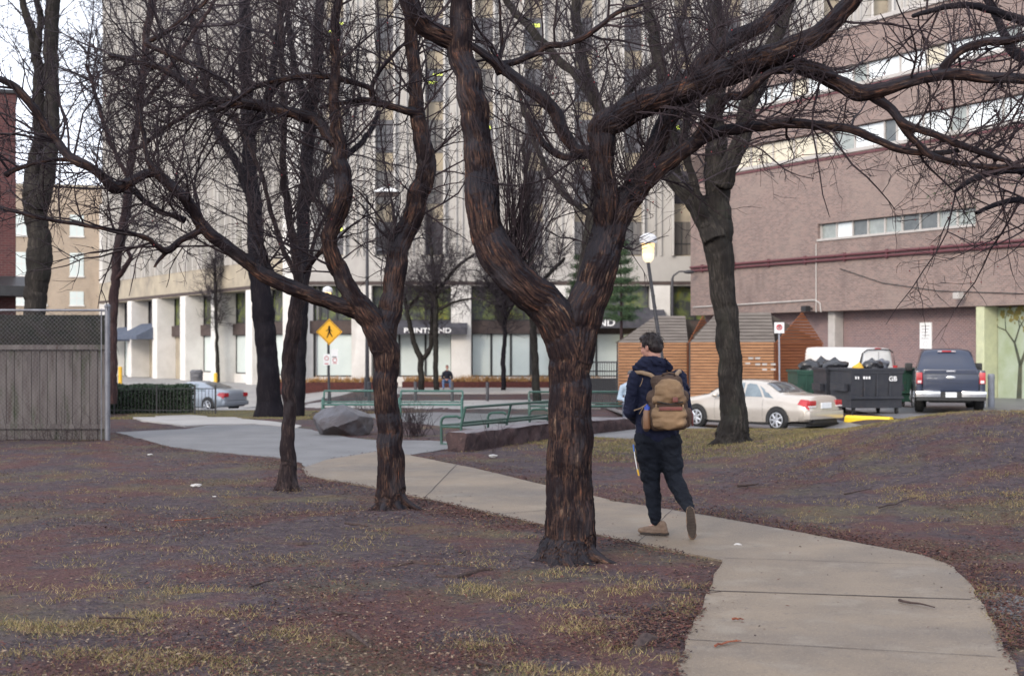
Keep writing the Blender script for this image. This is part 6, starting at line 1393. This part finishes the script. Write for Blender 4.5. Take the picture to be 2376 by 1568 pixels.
sL, eL, wL = J(1478,882,0), J(1461,962,-.03), J(1480,985,.20); sR, eR, wR = J(1572,884,0), J(1590,962,-.02), J(1566,985,.20)
hL, kL, aL = J(1502,1030,0), J(1513,1126,.07), J(1521,1216,-.02); hR, kR, aR = J(1550,1030,0), J(1564,1118,.03), J(1590,1180,-.30)
hc = J(1512,816.5,.045); yaw = R(50)                      # head turned to the left
Hm = Matrix.Translation(hc) @ Matrix.Rotation(yaw, 4, 'Z') @ Matrix.Rotation(R(-10), 4, 'X')
def hd_(x, y, z): return Hm @ Vector((x, y, z))           # head frame: +y is the face
mb = MB()
mb.ell((0, -.012, .030), .076, .092, .088, 20, Hm.copy()) if False else None
def hell(c, rx, ry, rz): 
    bm = bmesh.new(); bmesh.ops.create_uvsphere(bm, u_segments=20, v_segments=14, radius=1); mb.bm(bm, Hm @ Matrix.Translation(Vector(c)) @ Matrix.Diagonal((rx, ry, rz, 1)))
hell((0, -.010, .030), .074, .092, .086); hell((0, .028, -.020), .058, .060, .072); hell((0, .052, -.075), .034, .032, .028); hell((0, .070, .035), .050, .020, .03)
mb.cap(hd_(0, .085, .012), .009, hd_(0, .106, -.022), .013, 8)                               # nose
mb.ell(hd_(0, .083, -.048), .022, .010, .009, 8); mb.ell(hd_(0, .082, -.058), .020, .010, .008, 8)
for sx in (1, -1):
    hell((sx*.076, -.004, -.002), .010, .018, .030); hell((sx*.080, -.012, .004), .007, .012, .022); hell((sx*.030, .078, .010), .012, .008, .008); hell((sx*.034, .068, -.018), .022, .022, .02)
mb.cap(hd_(0, -.025, -.06), .056, J(1518, 862, .01), .062, 14)
mb.cap(J(1518,868,.01), .085, J(1524,905,.01), .13, 16); mb.cap(J(1524,905,.01), .115, J(1526,1010,.015), .100, 16); mb.cap(J(1526,1000,.015), .10, J(1526,1030,.02), .105, 16)
for s_, e_, w_ in ((sL, eL, wL), (sR, eR, wR)): mb.cap(s_, .055, e_, .040, 10); mb.cap(e_, .042, w_, .028, 10)
hand(mb, wL+Vector((.01,.03,0)), (.5, .85, .1), (.8,-.4,.1), (.0,.1,1)); hand(mb, wR+Vector((-.01,.03,0)), (-.5,.85,.1), (-.8,-.4,.1), (0,.1,1))
for h_, k_, a_ in ((hL, kL, aL), (hR, kR, aR)): mb.cap(h_, .082, k_, .052, 12); mb.cap(k_, .050, a_, .036, 12); mb.cap(a_, .036, a_+Vector((0,0,-.03)), .034, 10)
mb.cap(aL+Vector((0,0,-.05)), .03, J(1500,1240,.05), .028, 8); mb.cap(aR+Vector((0,0,-.03)), .03, J(1597,1232,-.27), .028, 8)
remesh(mb, 'body', .0062, m_skin, wk, 2)
# -- hair
mb = MB(); hell((0, -.018, .045), .086, .100, .088); hell((0, -.052, .005), .076, .060, .075); hell((0, .052, .096), .062, .048, .030); hell((.060, -.02, .03), .026, .055, .05); hell((-.060, -.02, .03), .026, .055, .05); hell((.01, .075, .078), .045, .025, .022)
hr = remesh(mb, 'hair', .006, m_hair, wk, 2, lambda c, n: .005*noise.noise(c*18)+.002*noise.noise(c*50))
mb = MB(off=None); rr = random.Random(3)
for k in range(420):
    a_ = rr.uniform(0, 2*math.pi); b_ = rr.uniform(-.25, 1.3); nx_ = math.cos(a_)*math.cos(b_); ny_ = math.sin(a_)*math.cos(b_); nz_ = math.sin(b_)
    if ny_ > .35 and nz_ < .45: continue
    p = Vector((nx_*.087, -.018+ny_*.101, .045+nz_*.088)); tn = Vector((rr.uniform(-.5, .5), ny_*-.0+rr.uniform(-.2, .6), -.7*abs(1-nz_)+.1)); tn.normalize(); q_ = [p*1.0, p+tn*.02+Vector((nx_, ny_, nz_))*.006, p+tn*.045+Vector((nx_, ny_, nz_))*rr.uniform(.0, .012)]
    mb.tube([Hm @ v for v in q_], [.0022, .0018, .0006], 4)
mb.build('hair_strands', m_hair, hr, True)
# -- glasses
q = MB()
for sx in (1, -1):
    q.tube([Hm @ Vector((sx*.032+.022*math.cos(t*.5236), .098, .010+.017*math.sin(t*.5236))) for t in range(13)], .0016, 5, False); q.tube([Hm @ Vector(v) for v in ((sx*.054, .098, .014), (sx*.072, .06, .012), (sx*.082, -.005, .012))], .0016, 5)
q.tube([Hm @ Vector((-.010, .099, .012)), Hm @ Vector((.010, .099, .012))], .0016, 5); q.build('glasses', m_plast, wk)
# -- jacket
def wr(c, n): return .014*noise.noise(c*8)+.011*noise.noise(Vector((c.x*14, c.y*14, c.z*32+c.x*18)))-.008*abs(noise.noise(Vector((c.x*24, c.y*24, c.z*12))))
mb = MB(); mb.cap(J(1519,873,.0), .115, J(1524,905,.0), .150, 18); mb.cap(J(1492,893,.0), .088, J(1556,893,.0), .090, 16); mb.cap(J(1512,910,.02), .150, J(1514,1000,.02), .152, 18); mb.cap(J(1540,910,.02), .140, J(1538,1000,.02), .148, 18); mb.cap(J(1512,990,.02), .150, J(1512,1012,.02), .145, 18); mb.cap(J(1542,990,.02), .145, J(1540,1012,.02), .142, 18)
for s_, e_, w_ in ((sL, eL, wL), (sR, eR, wR)): mb.cap(s_+Vector((0,0,-.01)), .082, (s_+e_)/2, .078, 14); mb.cap((s_+e_)/2, .078, e_, .068, 14); mb.cap(e_, .068, w_+(w_-e_)*.05, .046, 12)
jk = remesh(mb, 'jacket', .0085, m_jack, wk, 5, wr)
mb = MB(); mb.tube([J(1472,868,-.0), J(1486,856,-.06), J(1512,848,-.085), J(1538,853,-.07), J(1556,866,-.01)], [.035,.05,.058,.052,.036], 12); mb.tube([J(1490,852,.06), J(1494,846,.0), J(1514,842,-.045), J(1534,848,-.02), J(1540,854,.05), J(1515,862,.09), J(1490,852,.06)], .036, 12); mb.ell(J(1515,868,-.07), .115, .05, .055, 14)
remesh(mb, 'hood', .008, m_jack, jk, 3, wr)
mb = MB(); mb.tube([J(1468,988,.05), J(1480,990,.08)], [.05,.05], 10)
# -- trousers
mb = MB(); mb.cap(J(1512,1018,.02), .128, J(1544,1018,.02), .130, 18); mb.cap(J(1505,1038,.02), .122, J(1552,1038,.02), .122, 18)
for h_, k_, a_ in ((hL, kL, aL), (hR, kR, aR)): mb.cap(h_, .122, (h_+k_)/2, .108, 16); mb.cap((h_+k_)/2, .108, k_, .086, 16); mb.cap(k_, .084, k_*.45+a_*.55, .072, 14); mb.cap(k_*.45+a_*.55, .072, a_+(k_-a_)*.10, .056, 14); mb.cap(a_+(k_-a_)*.10, .056, a_+(k_-a_)*-.02, .045, 12)
tr = remesh(mb, 'trousers', .0085, m_trou, wk, 5, lambda c, n: .013*noise.noise(Vector((c.x*8, c.y*8, c.z*14)))+.009*noise.noise(Vector((c.x*17, c.y*17, c.z*30+c.x*14)))-.006*abs(noise.noise(Vector((c.x*20, c.y*20, c.z*34)))))
q = MB(); q.tube([J(1470,1048,-.005), J(1474,1075,-.01), J(1480,1106,-.01)], [.0035,.0045,.003], 6); q.build('lanyard', m_swht, tr); q = MB(); q.tube([J(1469.5,1040,-.006), J(1471,1056,-.012)], [.008,.007], 6); q.build('lanyard_clip', M('blue_tag', (.10,.20,.55)), tr); q = MB(); q.tube([J(1479,1098,-.014), J(1482,1112,-.012)], [.009,.007], 6); q.build('lanyard_tip', m_byel, tr)
# -- shoes
def shoe(name, M_, parent):
    q = MB(); q.cap((0,-.055,.045), .040, (0,.02,.045), .040, 14); q.cap((0,.02,.044), .041, (.0,.13,.032), .034, 14); q.cap((0,-.055,.05), .036, (0,-.045,.085), .040, 12); q.cap((0,-.03,.08), .037, (0,.03,.06), .036, 12); q.ell((0,.155,.030), .040, .045, .028, 12); q.ell((0,.05,.02), .046, .13, .018, 14); q.ell((0,-.06,.02), .038, .045, .018, 12)
    q.v = [M_ @ v for v in q.v]; sh = remesh(q, name, .006, m_shoe, parent, 3)
    q = MB(); n = 28; pts_ = []
    for k in range(n):
        t = 2*math.pi*k/n; y = .035+.145*math.sin(t); wv = .046 if y > .05 else .038; x = wv*math.cos(t)*(1-.10*math.exp(-((y-.03)/.04)**2)); pts_.append((x, y))
    q.prism(pts_, 'z', -.004, .016)
    for k in range(9): q.box(-.030, .030, -.085+k*.026, -.073+k*.026, -.008, -.0035)
    q.v = [M_ @ v for v in q.v]; q.build('sole', m_sole, sh, True)
    q = MB()
    for k in range(4): q.tube([(-.022, .045+.02*k, .078-.011*k), (0, .05+.02*k, .086-.012*k), (.022, .045+.02*k, .078-.011*k)], .003, 5)
    q.v = [M_ @ v for v in q.v]; q.build('laces', m_strap, sh)
def frame(o, ydir, zdir):
    y = Vector(ydir).normalized(); z = Vector(zdir); z = (z-y*z.dot(y)).normalized(); x = y.cross(z); return Matrix(((x.x,y.x,z.x,o.x),(x.y,y.y,z.y,o.y),(x.z,y.z,z.z,o.z),(0,0,0,1)))
shoe('shoe', frame(J(1526,1244,-.03)+Vector((0,0,-.012)), (-.82,.50,-.03), (0,0,1)), wk)
shoe('shoe', frame(J(1591,1200,-.36), (.10,.10,-.99), (.12,.95,.15)), wk)
# -- backpack, a thing of its own
bp_ = thing('backpack', 'worn tan canvas backpack with brown trim on the walking person', 'backpack', wk.location+Vector(J(1545,940,-.22))); off = Vector(J(1545,940,-.22))
def K(px, py, dy): return J(px, py, dy)-off
def wr2(c, n): return .007*noise.noise(c*11)+.005*noise.noise(Vector((c.x*14, c.y*20, c.z*30)))-.004*abs(noise.noise(c*26))
mb = MB(); mb.cap(K(1520,895,-.20), .062, K(1562,893,-.20), .060, 16); mb.cap(K(1514,930,-.20), .075, K(1574,928,-.20), .072, 16); mb.cap(K(1512,970,-.205), .085, K(1576,968,-.205), .082, 16); mb.cap(K(1516,988,-.205), .072, K(1574,986,-.205), .07, 16); mb.ell(K(1543,905,-.21), .14, .09, .11, 16); mb.ell(K(1545,950,-.215), .175, .11, .19, 18)
bd_ = remesh(mb, 'main_bag', .007, m_packd, bp_, 4, wr2)
mb = MB(); mb.ell(K(1543,908,-.300), .125, .058, .085, 16); mb.ell(K(1545,922,-.300), .135, .060, .080, 16); mb.cap(K(1516,934,-.29), .045, K(1574,934,-.29), .045, 12); remesh(mb, 'top_pocket', .0065, m_pack, bp_, 3, lambda c, n: .010*noise.noise(Vector((c.x*10, c.y*10, c.z*26)))+.006*noise.noise(c*24))
mb = MB(); mb.cap(K(1518,966,-.300), .060, K(1570,965,-.300), .060, 14); mb.cap(K(1522,985,-.295), .062, K(1568,984,-.295), .060, 14); mb.ell(K(1545,975,-.305), .145, .062, .105, 16); remesh(mb, 'front_pocket', .0065, m_pack, bp_, 3, lambda c, n: .010*noise.noise(Vector((c.x*9, c.y*9, c.z*24)))+.005*noise.noise(c*22))
q = MB(); q.bbox(*(lambda a, b: (a.x, b.x, -.155, -.135, b.z, a.z))(K(1520,949,0), K(1572,957,0)), .004); q.build('leather_band', m_leath, bp_, True)
q = MB(); c = K(1556,933,-.375); q.bbox(c.x-.024, c.x+.024, c.y-.004, c.y+.03, c.z-.022, c.z+.022, .006); q.build('leather_patch', m_leath, bp_, True)
q = MB(); q.tube([K(1529,882,-.22), K(1532,876,-.25), K(1545,873,-.26), K(1557,875,-.25), K(1560,881,-.22)], .009, 8); q.build('handle', m_packd, bp_, True)
for a_ in ([K(1519,888,-.16), K(1505,878,-.145), K(1487,873,-.105), K(1474,873,-.04), K(1468,882,.03)], [K(1562,884,-.16), K(1568,874,-.13), K(1574,870,-.08), K(1577,874,-.02), K(1576,886,.06)]):
    q = MB(); q.tube(a_, .019, 8)
    q.build('shoulder_strap', m_strap, bp_, True)
q = MB(); q.tube([K(1489,886,-.11), K(1486,897,-.115), K(1482,905,-.11)], .004, 5); q.tube([K(1497,945,-.16), K(1482,955,-.15), K(1468,960,-.13)], .006, 5); q.tube([K(1490,950,-.16), K(1480,968,-.15)], .005, 5)
for x in (1514, 1575): q.tube([K(x,905,-.275), K(x,930,-.30), K(x+1,955,-.30), K(x,985,-.29)], .008, 6)
q.build('side_straps', m_strap, bp_, True)
q = MB(); q.tube([K(1516,938,-.335), K(1545,943,-.365), K(1574,938,-.335)], .005, 6); q.tube([K(1519,958,-.345), K(1545,955,-.372), K(1572,957,-.345)], .005, 6); q.build('zips', m_plast, bp_, True)
q = MB(); q.ell(K(1495,985,-.20), .045, .06, .09, 12); q.build('side_pocket', m_packd, bp_, True); q = MB(); q.ell(K(1590,975,-.19), .035, .06, .09, 12); q.build('side_pocket', m_packd, bp_, True)
q = MB(); q.tube([K(1594,955,-.15), K(1600,970,-.16), K(1602,995,-.15)], [.012,.016,.008], 6); q.build('red_tie', m_leath, bp_, True)
wb = thing('water_bottle', 'orange-brown bottle with a blue cap in the left side pocket of the backpack', 'bottle', wk.location+Vector(J(1495,1000,-.245)))
q = MB(); q.tube([(0,0,0),(0,0,.01),(0,0,.15),(.002,0,.165)], [.028,.032,.032,.026], 14); q.build('flask', M('orange_plastic', (.26,.14,.075), (.20,.10,.055), 4, .35), wb, True); q = MB(); q.tube([(.002,0,.166),(.002,0,.195),(.002,0,.20)], [.027,.026,.012], 12); q.tube([(.002,0,.20),(.002,0,.215)], .011, 8); q.build('cap', M('blue_cap', (.05,.10,.45), (.04,.08,.36), 4, .4), wb, True)
# -- seated people
def sitter(label, loc, top, leg, hair, cap_mat=None, s=1.0, lean=.1):
    rt = thing('person', label, 'person', loc); mb = MB(); sc_ = s
    def v(x, y, z): return Vector((x, y, z))*sc_
    mb.ell(v(0, -.08, 1.16), .075, .09, .11, 14); mb.cap(v(0,-.055,1.02), .05, v(0,-.02,.95), .06, 10); mb.ell(v(0,-.17,1.15), .012, .018, .016, 8); mb.ell(v(.076,-.07,1.15), .01, .018, .025, 8); mb.ell(v(-.076,-.07,1.15), .01, .018, .025, 8)
    mb.cap(v(-.1,-.02,.88), .09, v(.1,-.02,.88), .09, 12); mb.cap(v(0,0,.85), .13, v(0,.05,.50), .13, 14)
    for sx in (-1, 1):
        mb.cap(v(sx*.19,0,.88), .05, v(sx*.26,-.03,.62), .042, 10); mb.cap(v(sx*.26,-.03,.62), .04, v(sx*.07,-.30,.56), .03, 10); hand(mb, v(sx*.06,-.32,.555), (-sx*.5,-.8,-.2), (0,0,-1), (-sx*.4,-.1,.9), .95)
        mb.cap(v(sx*.10,0,.46), .085, v(sx*.17,-.44,.48), .06, 12); mb.cap(v(sx*.17,-.44,.48), .055, v(sx*.17,-.44,.10), .04, 10); mb.cap(v(sx*.17,-.44,.06), .035, v(sx*.19,-.62,.045), .03, 8)
    remesh(mb, 'body', .011, m_skin, rt, 2)
    mb = MB(); mb.cap(v(-.11,-.02,.88), .105, v(.11,-.02,.88), .105, 12); mb.cap(v(0,0,.86), .155, v(0,.05,.50), .16, 14); mb.tube([v(-.08,-.03,.98), v(0,.04,1.0), v(.08,-.03,.98)], .04, 8)
    for sx in (-1, 1): mb.cap(v(sx*.19,0,.88), .068, v(sx*.26,-.03,.62), .060, 10); mb.cap(v(sx*.26,-.03,.62), .058, v(sx*.09,-.27,.565), .042, 10)
    remesh(mb, 'jacket', .013, top, rt, 3, wr)
    mb = MB(); mb.cap(v(-.09,.03,.46), .12, v(.09,.03,.46), .12, 12)
    for sx in (-1, 1): mb.cap(v(sx*.10,0,.46), .105, v(sx*.17,-.44,.48), .075, 12); mb.cap(v(sx*.17,-.44,.48), .072, v(sx*.17,-.44,.13), .055, 10)
    remesh(mb, 'trousers', .013, leg, rt, 3, wr)
    for sx in (-1, 1): mb = MB(); mb.cap(v(sx*.17,-.43,.05), .045, v(sx*.19,-.62,.04), .04, 10); mb.ell(v(sx*.17,-.42,.04), .042, .06, .04, 10); remesh(mb, 'shoe', .01, m_shoe, rt, 2)
    mb = MB(); mb.ell(v(0,-.065,1.195), .084, .096, .09, 14); remesh(mb, 'hair' if not cap_mat else 'cap', .01, cap_mat or hair, rt, 1, lambda c, n: .006*noise.noise(c*20)); return rt
sz_ = GX(1037, 76.5); sitter('small distant person in a dark jacket and blue jeans seated before the shop windows', Vector((sz_.x, 76.8, ZB+.02)), M('charcoal_jacket', (.03,.032,.045)), M('blue_jeans', (.13,.19,.32), (.10,.15,.26), 5, .8), m_hair, M('reddish_cap', (.16,.05,.05)), 1.06)
sz_ = GX(1463, 33.2); sitter('seated person in pale blue on the dark green bench behind the walking person', Vector((sz_.x, 33.15, HZ(sz_.x, 33.1))), M('pale_blue_jacket', (.42,.50,.58), (.34,.42,.50), 4, .8), M('grey_trousers', (.10,.11,.14)), M('grey_hair', (.14,.13,.13)), None, 1.0)
